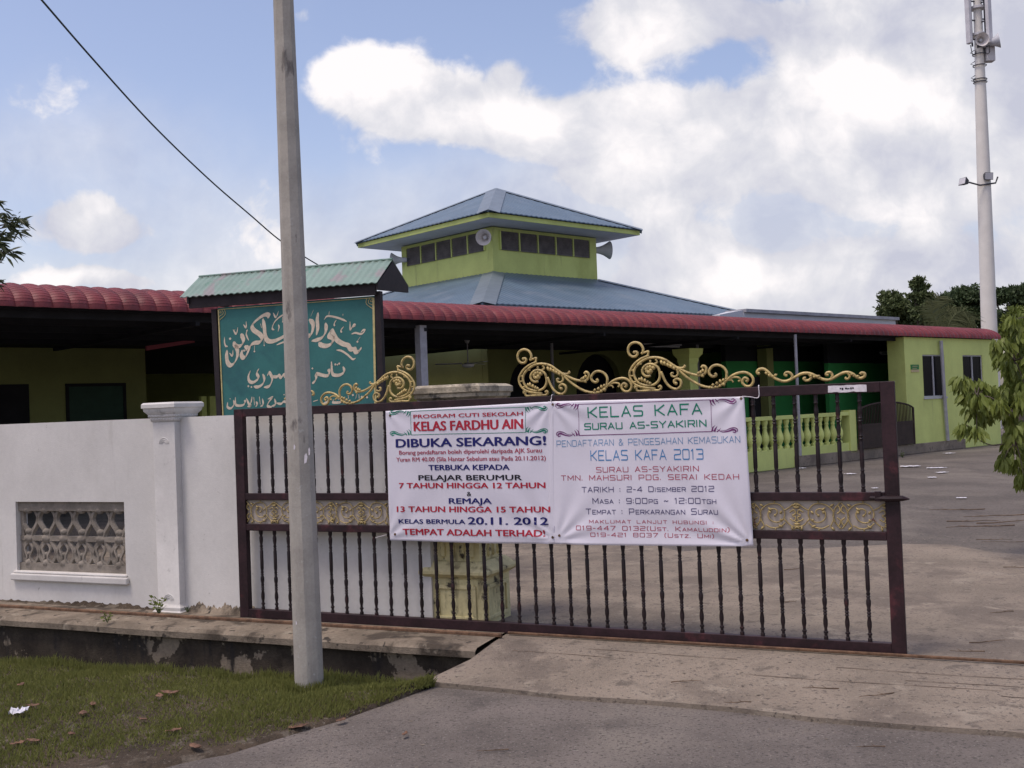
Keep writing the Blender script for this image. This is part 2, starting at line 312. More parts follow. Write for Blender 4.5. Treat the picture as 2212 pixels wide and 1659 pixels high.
# concrete drive: apron in front of the gate track, slab inside
def jag(u): return .02 * math.sin(u * 9.1) + .015 * math.sin(u * 23.7 + 1)
mb = MB()
def slab(rows, us, inner):
    top = [[G(u + (0.03 * math.sin(v * 17) - (.10 if v < -1 else 0) if i == 0 else 0), v + (jag(u) - .018 * (u - 2.3) if v < -1 else 0) + ((.35 * math.sin(u * 1.7) + .22 * math.sin(u * 4.1 + 1) + .12 * math.sin(u * 9.3)) if v > 4 else 0), z) for i, u in enumerate(us)] for v, z in rows]
    mb.loft(([] if inner else [[p - ZV * .5 for p in top[0]]]) + top, cap=False, closed=False)
    if not inner: mb.loft([[r[0] - ZV * .5 for r in top], [r[0] for r in top]], cap=False, closed=False)
slab([(-1.06, -.098), (-.62, -.052), (-.28, -.012), (.32, 0.)], np.linspace(2.36, 30, 60), False)
slab([(.32, 0.), (3.2, 0.), (4.8, .001)], np.linspace(-9, 30, 90), True)
struct('driveway', mb, M['concrete'])
# concrete inside left behind the wall
# road
# drain: ledge that carries the gate track, its wall, and the drain floor
mb = MB(); n_ = 90; us = np.linspace(-40, 2.36, n_)
def wob(u, a): return a * (.5 * math.sin(u * 3.1) + .3 * math.sin(u * 7.7 + 1) + .2 * math.sin(u * 17.3))
prof = lambda u: [G(u, -.5 + wob(u, .012), -.075), G(u, -.5 + wob(u, .012), -.03), G(u, -.47 + wob(u, .012), -.006 + wob(u + 3, .006)), G(u, -.2, .002), G(u, .32, .004), G(u, .32, -.2)]
mb.loft([prof(u) for u in us], closed=False, cap=False)
struct('ledge', mb, M['ledge'])
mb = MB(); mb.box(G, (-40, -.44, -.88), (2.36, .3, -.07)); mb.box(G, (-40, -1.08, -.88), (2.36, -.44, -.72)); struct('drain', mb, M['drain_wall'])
mb = MB(); mb.tube([G(u, -.16 + wob(u * .3, .004), .012) for u in np.linspace(-3.2, 2.4, 40)], .016, 6); mb.tube([G(u, -.05, .010) for u in np.linspace(2.4, 12, 10)], .010, 6)
o = obj('gate_track', mb, M['rust'], loc=G(0, -.16, 0)); tag(o, 'rusty steel rail the sliding gate rolls on, along the concrete ledge', 'gate track')
# verge
def roadline(u):     # v of the grass / road border for u
    pts = [(-60, -4.6), (-3, -4.6), (.4, -4.1), (1.2, -3.45), (1.73, -2.95), (2.0, -2.35), (2.19, -1.95), (2.30, -1.40), (2.36, -1.12)]
    us_, vs_ = zip(*pts); return float(np.interp(u, us_, vs_)) + (.05 * math.sin(u * 6.1) + .035 * math.sin(u * 14.7 + 1) + .02 * math.sin(u * 31)) * (1 if u < 2.2 else 0)
def vergez(u, s):    # s 0 at the drain edge .. 1 at the road
    edge = np.interp(u, [-6, -2, 1, 2.3], [-.26, -.235, -.17, -.125])
    mid = -.075
    a = edge + (mid - edge) * min(1, s / .35) if s < .35 else mid + (-.124 - mid) * ((s - .35) / .65) ** 1.6
    return float(a + .012 * math.sin(u * 5 + s * 9) * (1 - s) + .008 * math.sin(u * 13 - s * 17) * (1 - s))
mb = MB(); us = np.concatenate([[-120, -60], np.linspace(-20, 2.36, 80), [2.361, 120]])
mb.loft([[G(u, -60, -.125), G(u, min(roadline(u) + .22, -1.075) if u < 2.2 else -1.07, -.125), G(u, min(roadline(u) + .22, -1.075) if u < 2.2 else -1.07, -.7)] for u in us], closed=False, cap=False)
struct('road', mb, M['asphalt'])
mb = MB(); us = np.concatenate([np.linspace(-40, -4, 30), np.linspace(-3.9, 2.34, 90)])
rings = []
for u in us:
    v1 = roadline(u) - .06 - .07 * math.sin(u * 4.3) - .04 * math.sin(u * 11.9 + 2) - .025 * math.sin(u * 29); v0 = -1.075
    rings.append([G(u, v0, -.8)] + [G(u, v0 + (v1 - v0) * s, vergez(u, s) + (.006 if s < 1 else -.004)) for s in np.linspace(0, 1, 16)])
mb.loft(rings, closed=False, cap=False)
struct('verge', mb, M['soil'], smooth=True)
# grass: one blade mesh (uncountable)
def fract_noise(x, y): return .5 + .22 * math.sin(x * 3.1 + y * 2.3) + .18 * math.sin(x * 7.3 - y * 5.9 + 1.3) + .12 * math.sin(x * 15.1 + y * 13.7 + .4)
gvts = []; gfs = []
def blade(u, v, z, h, lean, w):
    a = random.uniform(0, 6.28); b = a + 1.57; q = G(u, v, z); i = len(gvts)
    dx, dy = math.cos(a) * w, math.sin(a) * w; lx, ly = math.cos(b) * lean, math.sin(b) * lean
    gvts.extend([(q[0] - dx, q[1] - dy, q[2] - .004), (q[0] + dx, q[1] + dy, q[2] - .004), (q[0] + lx * .5 + dx * .7, q[1] + ly * .5 + dy * .7, q[2] + h * .65), (q[0] + lx, q[1] + ly, q[2] + h), (q[0] + lx * .5 - dx * .7, q[1] + ly * .5 - dy * .7, q[2] + h * .65)])
    gfs.append((i, i + 1, i + 2, i + 3, i + 4))
cnt = 0
while cnt < 78000:
    u = random.uniform(-3.6, 2.36) if random.random() < .9 else random.uniform(-10, -3.6)
    s = random.random(); v1 = roadline(u); v = -1.06 + (v1 + 1.06) * s
    nn = fract_noise(u, v) + .25 * fract_noise(u * 4, v * 4) - .12
    if s > .78 and random.random() < (s - .78) / .22 * 1.0 - (nn - .55) * 1.2: continue
    if random.random() > .45 + nn * .8: continue
    tall = 1.0 + (.9 if s < .05 else 0) + (.5 if random.random() < .05 else 0)
    blade(u, v, vergez(u, s), random.uniform(.016, .042) * tall * (.7 + .5 * nn), random.uniform(.005, .035), random.uniform(.0018, .0038)); cnt += 1
for _ in range(2600):
    if random.random() < .6: u = random.uniform(-3.4, 2.3); v = -1.06 - abs(random.gauss(0, .03)); h = random.uniform(.03, .075)
    else: q_ = GA * 0 + aty(668, 1487, 6.86); a = random.uniform(0, 6.28); r_ = random.uniform(.10, .15); u = float((q_ - GA) @ gv) + math.cos(a) * r_; v = float((q_ - GA) @ gn) + math.sin(a) * r_; h = random.uniform(.03, .08)
    blade(u, v, vergez(u, max(0, min(1, (v + 1.075) / (roadline(u) + 1.075)))), h, random.uniform(.01, .04), random.uniform(.0015, .003))
mb = MB(); mb.v = gvts; mb.f = gfs; mb.m = [0] * len(gfs)
tag(obj('grass', mb, M['grass']), kind='stuff', label='short mown grass growing on the roadside verge', cat='grass')

# ------------------------------------------------------------------ boundary wall, pillars
wall = thing('boundary_wall', 'white plastered boundary wall with a pierced concrete vent block', 'wall', G(-1.9, .2, 0))
WF, WB = .11, .24; VU0, VU1, VZ0, VZ1 = -2.66, -1.335, .285, .915
mb = MB()
def wallbox(u0, u1, z0, z1): mb.box(G, (u0, WF, z0), (u1, WB, z1))
wallbox(-14, VU0, -.05, 1.632); wallbox(VU1, 1.70, -.05, 1.632); wallbox(VU0, VU1, -.05, VZ0); wallbox(VU0, VU1, VZ1, 1.632)
obj('wall_panel', mb, M['white_wall'], wall)
mb = MB(); us_ = np.linspace(-.62, .06, 140); mb.loft([[G(u, WF - .002, .055 + .014 * math.sin(u * 21) + .012 * math.sin(u * 47 + 1) + .008 * math.sin(u * 113) + .006 * math.sin(u * 211)), G(u, WF - .045 - .01 * math.sin(u * 17), .012 + .01 * math.sin(u * 31)), G(u, WF - .07, -.02)] for u in us_], closed=False, cap=False); obj('mortar_fillet', mb, M['ledge'], wall, smooth=True)
mb = MB(); mb.box(G, (VU0 - .05, .07, .20), (VU1 + .04, WF - .001, .262)); mb.box(G, (VU0 - .03, .085, .262), (VU1 + .02, WF + .03, .284)); bevel(obj('sill', mb, M['white_trim'], wall), .012)
mb = MB(); rng_ = random.Random(3)
us_ = np.linspace(-4.5, -.96, 260); hh = [max(.003, .008 + .009 * math.sin(u * 2.9) + .006 * math.sin(u * 13.7 + 1) + .005 * math.sin(u * 61) + .007 * rng_.random()) for u in us_]
mb.loft([[G(u, WF - .003, .004 + h * 1.3), G(u, WF - .02 - h * .6, .004 + h * .5), G(u, WF - .05 - h, .003)] for u, h in zip(us_, hh)], closed=False, cap=False); obj('moss_fringe', mb, M['soil'], wall, smooth=True)
# pierced block: six interlaced columns of baluster figures
mb = MB(); ncol = 6; cw = (VU1 - VU0) / ncol
mb.box(G, (VU0 + .001, WF + .03, VZ1 - .085), (VU1 - .001, WB - .01, VZ1 - .001)); mb.box(G, (VU0 + .001, WF + .03, VZ0 + .001), (VU1 - .001, WB - .01, VZ0 + .07))
mb.box(G, (VU0 + .001, WF + .045, .555), (VU1 - .001, WB - .02, .60))
for i in range(ncol + 1):
    uc = VU0 + i * cw
    for sgn in (-1, 1):
        path = []
        for z in np.linspace(VZ0 + .03, VZ1 - .04, 36):
            ph = (z - VZ0) / .315 * 2 * math.pi
            path.append(G(min(max(uc + sgn * (.045 + .042 * math.cos(ph)), VU0 + .02), VU1 - .02), WF + .07, z))
        mb.tube(path, .025, 6)
for i in range(ncol):
    uc = VU0 + (i + .5) * cw
    for z, r in ((VZ0 + .07, .05), (VZ0 + .15, .03), (.575, .055), (.64, .04), (VZ1 - .08, .045)):
        mb.blob(G(uc, WF + .05, z), r, 8, (1, .6, .75))
    for sg in (-1, 1): mb.tube(spline([G(uc + sg * .08, WF + .055, VZ0 + .04), G(uc + sg * .02, WF + .04, VZ0 + .12), G(uc + sg * .05, WF + .045, VZ0 + .20), G(uc, WF + .05, VZ0 + .26)], 4), .014, 5)
obj('vent_block', mb, M['grille'], wall, smooth=40)

def rings_square(u0, v0, lst):    # lst (half, z)
    return [[G(u0 - h, v0 - h, z), G(u0 + h, v0 - h, z), G(u0 + h, v0 + h, z), G(u0 - h, v0 + h, z)] for h, z in lst]
wp = thing('wall_pillar', 'white fluted pillar with flared capital set into the boundary wall', 'pillar', G(-.80, .15, 0))
pc = (-.795, .155); hs = .118
mb = MB(); mb.loft(rings_square(*pc, [(.14, -.04), (.14, .04), (.125, .055), (hs, .07), (hs, 1.599)]))
for zc, n0 in ((1.43, 1), (.115, 1)):
    for rr in (.035, .055, .075):
        mb.tube([G(pc[0] + math.cos(a) * rr * .7, pc[1] - hs - .001, zc - .02 + math.sin(a) * rr * .7) for a in np.linspace(.1, math.pi - .1, 10)], .005, 5)
bevel(obj('shaft', mb, M['white_trim'], wp, smooth=40), .004)
mb = MB(); mb.loft(rings_square(*pc, [(hs + .004, 1.600), (hs + .014, 1.612), (hs + .014, 1.635), (hs + .026, 1.642), (hs + .026, 1.66), (hs + .05, 1.69), (hs + .054, 1.712), (hs + .064, 1.718), (hs + .064, 1.748), (hs + .056, 1.758), (hs + .05, 1.763)]))
for i in range(9):
    o_ = -hs + i * hs * .25
    mb.blob(G(pc[0] + o_, pc[1] - hs - .015, 1.624), .009, 6); mb.blob(G(pc[0] + hs + .015, pc[1] + o_, 1.624), .009, 6)
    mb.blob(G(pc[0] + o_ * 1.1, pc[1] - hs - .026, 1.652), .007, 6); mb.blob(G(pc[0] + hs + .026, pc[1] + o_ * 1.1, 1.652), .007, 6)
obj('capital', mb, M['white_trim'], wp, smooth=30)
mb = MB(); mb.loft(rings_square(*pc, [(.155, -.06), (.155, .0), (.143, .012)])); obj('plinth', mb, M['white_trim'], wp)

cp = thing('gate_pillar', 'stained cream gatepost with fluted shaft and panelled pedestal behind the gate', 'pillar', G(1.85, .37, 0))
pc2 = (1.895, .36); h2 = .185
mb = MB(); mb.loft(rings_square(*pc2, [(.228, -.02), (.228, .34), (.235, .352)]))
for (ux, vx) in ((1, 0), (0, 1)):
    for (a0, a1, z0, z1) in ((-.17, .17, .27, .30), (-.17, .17, .04, .07), (-.17, -.14, .07, .27), (.14, .17, .07, .27)):
        if ux: mb.box(G, (pc2[0] + a0, pc2[1] - .243, z0), (pc2[0] + a1, pc2[1] - .229, z1))
        else: mb.box(G, (pc2[0] + .229, pc2[1] + a0, z0), (pc2[0] + .243, pc2[1] + a1, z1))
bevel(obj('pedestal', mb, M['cream'], cp), .005)
mb = MB(); mb.loft(rings_square(*pc2, [(.242, .353), (.285, .385), (.285, .405), (.25, .43), (.225, .455), (.21, .47)])); obj('pedestal_moulding', mb, M['cream'], cp)
mb = MB(); mb.loft(rings_square(*pc2, [(h2, .471), (h2, 1.60)]))
for i in range(4):
    for f in (0, 1):
        off = -h2 * .66 + i * h2 * .44; p0 = (pc2[0] + off, pc2[1] - h2) if f == 0 else (pc2[0] + h2, pc2[1] + off)
        mb.tube([G(*p0, .49), G(*p0, .51), G(*p0, 1.5), G(*p0, 1.52)], [.003, .024, .024, .003], 6)
obj('shaft', mb, M['cream'], cp, smooth=40)
mb = MB(); mb.loft(rings_square(*pc2, [(h2 + .005, 1.60), (.23, 1.64), (.235, 1.675), (.275, 1.70), (.275, 1.725), (.29, 1.735), (.29, 1.775), (.265, 1.79), (.25, 1.795)])); obj('pillar_cap', mb, M['capstone'], cp)

# ------------------------------------------------------------------ sliding gate
gate = thing('sliding_gate', 'long maroon metal sliding gate with gold scrollwork, half open across the entrance', 'gate', G(2.5, 0, 0))
T_ = .025
mb = MB()
mb.box(G, (0, -T_, 0), (.088, T_, 1.678)); mb.box(G, (4.985, -T_, 0), (5.07, T_, 1.678))
for z0, z1 in ((.0, .073), (.70, .754), (.945, .998), (1.614, 1.678)):
    tt = T_ - (.002 if z0 in (.70, .945) else 0)
    mb.box(G, (.088, -tt, z0), (4.985, tt, z1))
bevel(obj('frame', mb, M['gate'], gate), .004)
mb = MB(); mb.box(G, (.089, .004, .7545), (4.984, .010, .9445)); obj('backing_panel', mb, M['panel'], gate)
lower = [(0, .014), (.03, .014), (.035, .010), (.06, .010), (.065, .015), (.08, .015), (.085, .010), (.11, .0095), (.15, .0145), (.19, .0145), (.24, .009), (.25, .014), (.265, .009), (.28, .014), (.295, .009), (.31, .014), (.325, .010),
         (.36, .0145), (.40, .0155), (.43, .009), (.44, .014), (.455, .009), (.47, .014), (.485, .010), (.52, .0135), (.74, .0135), (.76, .009), (.77, .014), (.785, .009), (.80, .014), (.82, .0095), (.87, .0145), (.91, .0155), (.94, .010), (.96, .015), (1, .015)]
upper = [(0, .014), (.03, .014), (.035, .009), (.05, .014), (.065, .010), (.10, .0135), (.17, .0155), (.20, .009), (.215, .014), (.23, .010), (.26, .0135), (.50, .0135), (.52, .009), (.535, .014), (.55, .009), (.565, .014), (.58, .009), (.62, .0135), (.66, .0145),
         (.70, .009), (.715, .015), (.73, .009), (.745, .015), (.76, .009), (.79, .0145), (.85, .0135), (.90, .009), (.915, .015), (.93, .010), (.95, .015), (.965, .011), (1, .013)]
def bars(prof, z0, z1):
    mb = MB(); b0 = G(.216, 0, z0); mb.lathe(b0, [(f * (z1 - z0), r * 1.02) for f, r in prof], 10)
    first = obj('bar', mb, M['gate_bar'], gate, own=b0, smooth=50)
    for i in range(1, 36):
        c = first.copy(); C.objects.link(c); c.parent = gate; c.location = tuple(np.array(first.location) + gv * .13262 * i)
bars(lower, .073, .70); bars(upper, .998, 1.614)
# middle scroll band
def pth(F, pts, n=5): return spline([F(*p) for p in pts], n)
def midunit(flip):
    mb = MB(); f = lambda x, z: G(2.35 + flip * x * 1.04, -.008, .85 + z * 1.03)
    R_ = .0042
    mb.tube(pth(f, [(-.005, .0), (.012, .012), (.012, .032), (-.012, .042), (-.036, .028), (-.042, -.005), (-.022, -.034), (.016, -.042), (.05, -.022), (.06, .018), (.04, .058), (.005, .074), (-.045, .066), (-.085, .03), (-.088, -.02), (-.07, -.065), (-.078, -.082)]), R_, 6)
    mb.tube(pth(f, [(.055, .03), (.09, .05), (.115, .07), (.13, .062), (.122, .048)]), R_, 6)
    mb.tube(pth(f, [(.055, -.02), (.085, -.055), (.115, -.068), (.135, -.05), (.12, -.035)]), R_, 6)
    mb.tube(pth(f, [(-.06, -.06), (-.02, -.078), (.03, -.07), (.06, -.045)]), R_, 6)
    mb.tube([f(0, .074), f(0, .095)], .004, 6); mb.tube([f(.0, -.078), f(0, -.095)], .004, 6)
    for (x, z, a, l) in ((.11, .06, .6, .035), (.112, .055, -.4, .03), (.12, -.06, -.7, .04), (.118, -.055, .1, .035), (.1, -.065, -1.4, .03), (-.02, .03, 2.4, .03), (-.07, .055, 2.5, .03), (.02, -.06, -.5, .03), (.03, .01, .9, .025), (-.075, -.07, -2.2, .026)):
        mb.tube([f(x, z), f(x + math.cos(a) * l * .5, z + math.sin(a) * l * .5), f(x + math.cos(a) * l, z + math.sin(a) * l)], [.004, .0085, .0015], 6)
    for sg in (-1, 1):
        mb.tube(pth(f, [(.09, .02 * sg), (.115, .035 * sg), (.125, .012 * sg), (.105, .002 * sg)]), R_, 6); mb.tube(pth(f, [(-.09, .03 * sg), (-.115, .06 * sg), (-.128, .03 * sg), (-.108, .012 * sg)]), R_, 6)
        mb.tube(pth(f, [(-.128, -.08 * sg), (-.10, -.045 * sg), (-.085, 0)]), R_, 6)
    for (x, z) in ((0, 0), (.035, -.028), (-.03, .02)): mb.blob(f(x, z), .009, 6)
    return mb
pitch = 4.9 / 18
mA = obj('scroll_panel', midunit(1), M['gold_dull'], gate, own=G(2.35, 0, .85), smooth=True); mB_ = obj('scroll_panel', midunit(-1), M['gold_dull'], gate, own=G(2.35, 0, .85), smooth=True)
base = np.array(mA.location)
for i in range(18):
    src = mA if i % 3 != 1 else mB_
    o = src if i in (0, 1) else src.copy()
    if i > 1: C.objects.link(o); o.parent = gate
    o.location = tuple(base + gv * (.088 + pitch * (i + .5) - 2.35))
# crest ornaments, traced once on the gate's plane
z1_ = zm(1160, 760, 7.373)
UO = guz(*z1_(240, 990))
def crestpt(x, y):
    u, z = guz(*z1_(x, y)); return (u - UO[0], z - UO[1] + .012)
crest = [
    ([(235, 380), (262, 372), (282, 400), (258, 440), (205, 450), (152, 405), (138, 320), (175, 250), (250, 222), (325, 250), (367, 320), (362, 380)], 1.0),
    ([(352, 395), (400, 380), (447, 365), (445, 400), (440, 440)], .8),
    ([(440, 437), (330, 488), (240, 560), (180, 650), (158, 725), (175, 805), (220, 872), (290, 918), (400, 945), (550, 965)], .9),
    ([(915, 650), (800, 570), (700, 500), (600, 468), (500, 465), (400, 492), (315, 550), (250, 625), (225, 705), (240, 780), (285, 855), (350, 895), (440, 915), (520, 905), (590, 855), (622, 780), (618, 690), (590, 620), (520, 575), (445, 572), (385, 610), (355, 670), (370, 730), (420, 765), (480, 755)], 1.0),
    ([(870, 880), (845, 865), (845, 830), (890, 805), (945, 840), (945, 915), (890, 968), (810, 955), (735, 890), (685, 800), (640, 690)], 1.0),
    ([(260, 935), (285, 1000), (400, 995), (540, 990), (610, 988), (645, 950), (628, 920), (600, 940)], .9),
    ([(245, 950), (240, 925), (270, 912), (300, 935)], .8), ([(330, 945), (440, 965), (545, 975)], .6),
    ([(905, 645), (1000, 750), (1120, 840), (1250, 912), (1370, 945), (1480, 948), (1570, 900), (1650, 825), (1740, 750), (1850, 708), (1950, 712), (2030, 770), (2050, 850), (2010, 918), (1940, 925), (1890, 880), (1888, 825), (1925, 790), (1968, 820), (1940, 855)], 1.0),
    ([(905, 635), (1000, 685), (1100, 728), (1200, 748), (1290, 735), (1332, 680), (1325, 622), (1285, 600), (1258, 628)], 1.0),
    ([(1640, 805), (1642, 700), (1590, 620), (1500, 585), (1420, 612), (1375, 680), (1388, 740), (1440, 772), (1485, 748), (1462, 718)], 1.0),
    ([(890, 660), (900, 730), (862, 772), (812, 762), (798, 722), (832, 712)], .85), ([(890, 630), (960, 632), (1008, 612), (992, 588)], .85),
    ([(1655, 825), (1755, 782), (1830, 790), (1852, 828), (1822, 848)], .75), ([(1650, 830), (1720, 830), (1745, 865)], .6),
    ([(565, 500), (585, 540), (545, 565)], .7), ([(475, 520), (480, 560)], .7)]
spikes = [(640, 515, 675, 590), (690, 530, 715, 600), (735, 555, 770, 628), (780, 580, 822, 645), (830, 610, 862, 668), (1400, 930, 1375, 985), (1440, 920, 1435, 880), (1480, 925, 1470, 985), (1500, 900, 1495, 850), (1545, 895, 1545, 970), (1560, 870, 1535, 815), (1600, 860, 1605, 935), (1600, 845, 1590, 800),
          (330, 830, 300, 790), (360, 850, 340, 770), (400, 870, 395, 800), (440, 890, 440, 830), (480, 900, 470, 850), (1215, 740, 1215, 690), (1250, 735, 1245, 670), (1290, 700, 1275, 640), (1270, 745, 1295, 780)]
def make_crest(u0, flip, sc=1.0, stretch=1.0):
    f = lambda x, y, v=0.: (lambda q: G(u0 + flip * q[0] * sc * stretch, v, 1.678 + max(q[1], .006) * sc))(crestpt(x, y))
    mb = MB()
    for pts, w in crest: mb.tube(spline([f(*p) for p in pts], 5), .0090 * w * sc, 8)
    for (x, y, X, Y) in spikes: mb.tube([f(x, y), f((x + X) / 2, (y + Y) / 2, -.006), f(X, Y)], [.008, .0115, .002], 6)
    for pts in crest:
        for p in (pts[0][0],): mb.blob(f(*p), .0125 * pts[1], 6)
    for k in range(9):
        a = k * .7; r = 18 + 62 * (k / 9); mb.blob(f(468 + math.cos(a) * r, 670 + math.sin(a) * r * .9), .0155, 6, (1, .7, 1))
    for (x, y) in ((200, 665), (205, 755), (250, 850), (310, 565)): mb.tube([f(x - 30, y + 5), f(x + 35, y)], .006, 6)
    return obj('crest_scroll', mb, M['gold'], gate, own=G(u0, 0, 1.678), smooth=True)
uo1 = UO[0]
make_crest(uo1, 1)
z22 = zm(1410, 750, 6.9125); make_crest(guz(*z22(245, 920))[0], 1, 1.0)
z6 = zm(540, 780, 4.809)
uR = guz(*z6(1905, 600))[0]; make_crest(uR, -1)
z3t = zm(1700, 800, 6.144); TO = guz(*z3t(155, 470))
tail = [([(185, 305), (158, 310), (150, 285), (180, 252), (240, 248), (300, 288), (360, 350), (430, 392), (500, 418), (580, 412), (680, 362), (760, 318), (840, 305), (920, 322), (1000, 362), (1070, 392), (1140, 402), (1210, 378), (1290, 332), (1360, 300), (1430, 296), (1490, 320), (1540, 360), (1600, 376), (1650, 350), (1652, 312), (1612, 303), (1590, 322)], 1.0),
        ([(620, 392), (642, 345), (605, 300), (555, 298), (535, 328), (570, 338)], .9), ([(875, 320), (905, 365), (872, 405), (822, 408), (800, 380), (832, 370)], .9),
        ([(1185, 385), (1202, 340), (1178, 298), (1132, 298), (1115, 325), (1148, 332)], .9), ([(1425, 310), (1445, 350), (1422, 386), (1388, 382), (1400, 362)], .8)]
def make_tail(u0, flip, sc=1.0, short=False):
    def f(x, y, v=0.):
        u, z = guz(*z3t(x, y)); zz = 1.678 + (z - 1.678)
        return G(u0 + flip * (u - TO[0]) * sc, v, max(zz, 1.682))
    mb = MB()
    for pts, w in (([(tail[0][0][:14], 1.0), tail[1]]) if short else tail): mb.tube(spline([f(*p) for p in pts], 5), .0095 * w, 8)
    for (x, y, X, Y) in ((270, 290, 290, 330), (310, 320, 335, 362), (350, 350, 395, 355), (390, 345, 430, 320), (900, 325, 905, 365), (940, 340, 960, 378), (980, 365, 1030, 335), (1490, 330, 1520, 365), (1540, 360, 1580, 340), (1460, 310, 1500, 350)):
        if short and x > 600: continue
        mb.tube([f(x, y), f((x + X) / 2, (y + Y) / 2, -.005), f(X, Y)], [.007, .010, .002], 6)
    return obj('crest_tail', mb, M['gold'], gate, own=G(u0, 0, 1.678), smooth=True)
make_tail(TO[0], 1)
uend = guz(*z6(840, 560))[0]; make_tail(uend, -1, .80, True)
# wheels, latch, tape
mb = MB(); wc = G(.33, 0, .0); mb.lathe(G(.33, -.02, .006), [(0, .05), (.012, .05), (.016, .04), (.024, .04), (.028, .05), (.04, .05)], 16, axis=gn)
w1 = obj('wheel', mb, M['rust'], gate, own=wc, smooth=40)
for u in (2.53, 4.89):
    c = w1.copy(); C.objects.link(c); c.parent = gate; c.location = tuple(np.array(w1.location) + gv * (u - .33))
mb = MB(); mb.box(G, (4.93, -.06, .945), (4.965, -T_ - .001, 1.005)); mb.tube([G(4.90, -.045, .965), G(5.0, -.05, .96), G(5.09, -.045, .962), G(5.13, -.045, .958)], [.012, .018, .017, .003], 8); mb.box(G, (5.0, -.04, .93), (5.06, -T_ - .001, .985))
obj('latch', mb, M['gate'], gate)
zt_ = zm(1650, 820, 3.243); ta = guz(*zt_(765, 185)); tb = guz(*zt_(1050, 230))
mb = MB(); nx = 12
edge = [(ta[0] + (tb[0] - ta[0]) * i / nx + random.uniform(-.004, .004), 1.664 + random.uniform(-.003, .003)) for i in range(nx + 1)] + [(ta[0] + (tb[0] - ta[0]) * i / nx + random.uniform(-.006, .006), 1.622 + random.uniform(-.003, .003)) for i in range(nx, -1, -1)]
for v in (-T_ - .003, -T_ - .0005): mb.add([G(u, v, z) for u, z in edge], [(i, i + 1, 2 * nx - i, 2 * nx + 1 - i) for i in range(nx)])
tp = obj('tape_strip', mb, M['tape'], gate)
mb = MB()
for i in range(8):
    u = ta[0] + (tb[0] - ta[0]) * (.32 + .045 * i + random.uniform(-.01, .01)); 
    if i == 2: continue
    mb.box(G, (u, -T_ - .0045, 1.638 + random.uniform(-.003, .003)), (u + random.uniform(.006, .012), -T_ - .0032, 1.646 + random.uniform(-.003, .004)))
obj('handwriting', mb, M['ink_black'], tp)

# ------------------------------------------------------------------ lettering helpers
def text_polys(s, bold=0.):
    cu = bpy.data.curves.new('lettering', 'FONT'); cu.body = s; cu.size = 1; cu.offset = bold; cu.resolution_u = 3; cu.fill_mode = 'FRONT'; cu.space_character = 1.0
    o = bpy.data.objects.new('lettering', cu); C.objects.link(o)
    dg = bpy.context.evaluated_depsgraph_get(); ev = o.evaluated_get(dg); me = ev.to_mesh()
    v = np.array([p.co[:2] for p in me.vertices]); f = [tuple(p.vertices) for p in me.polygons]
    ev.to_mesh_clear(); bpy.data.objects.remove(o); bpy.data.curves.remove(cu)
    return v, f
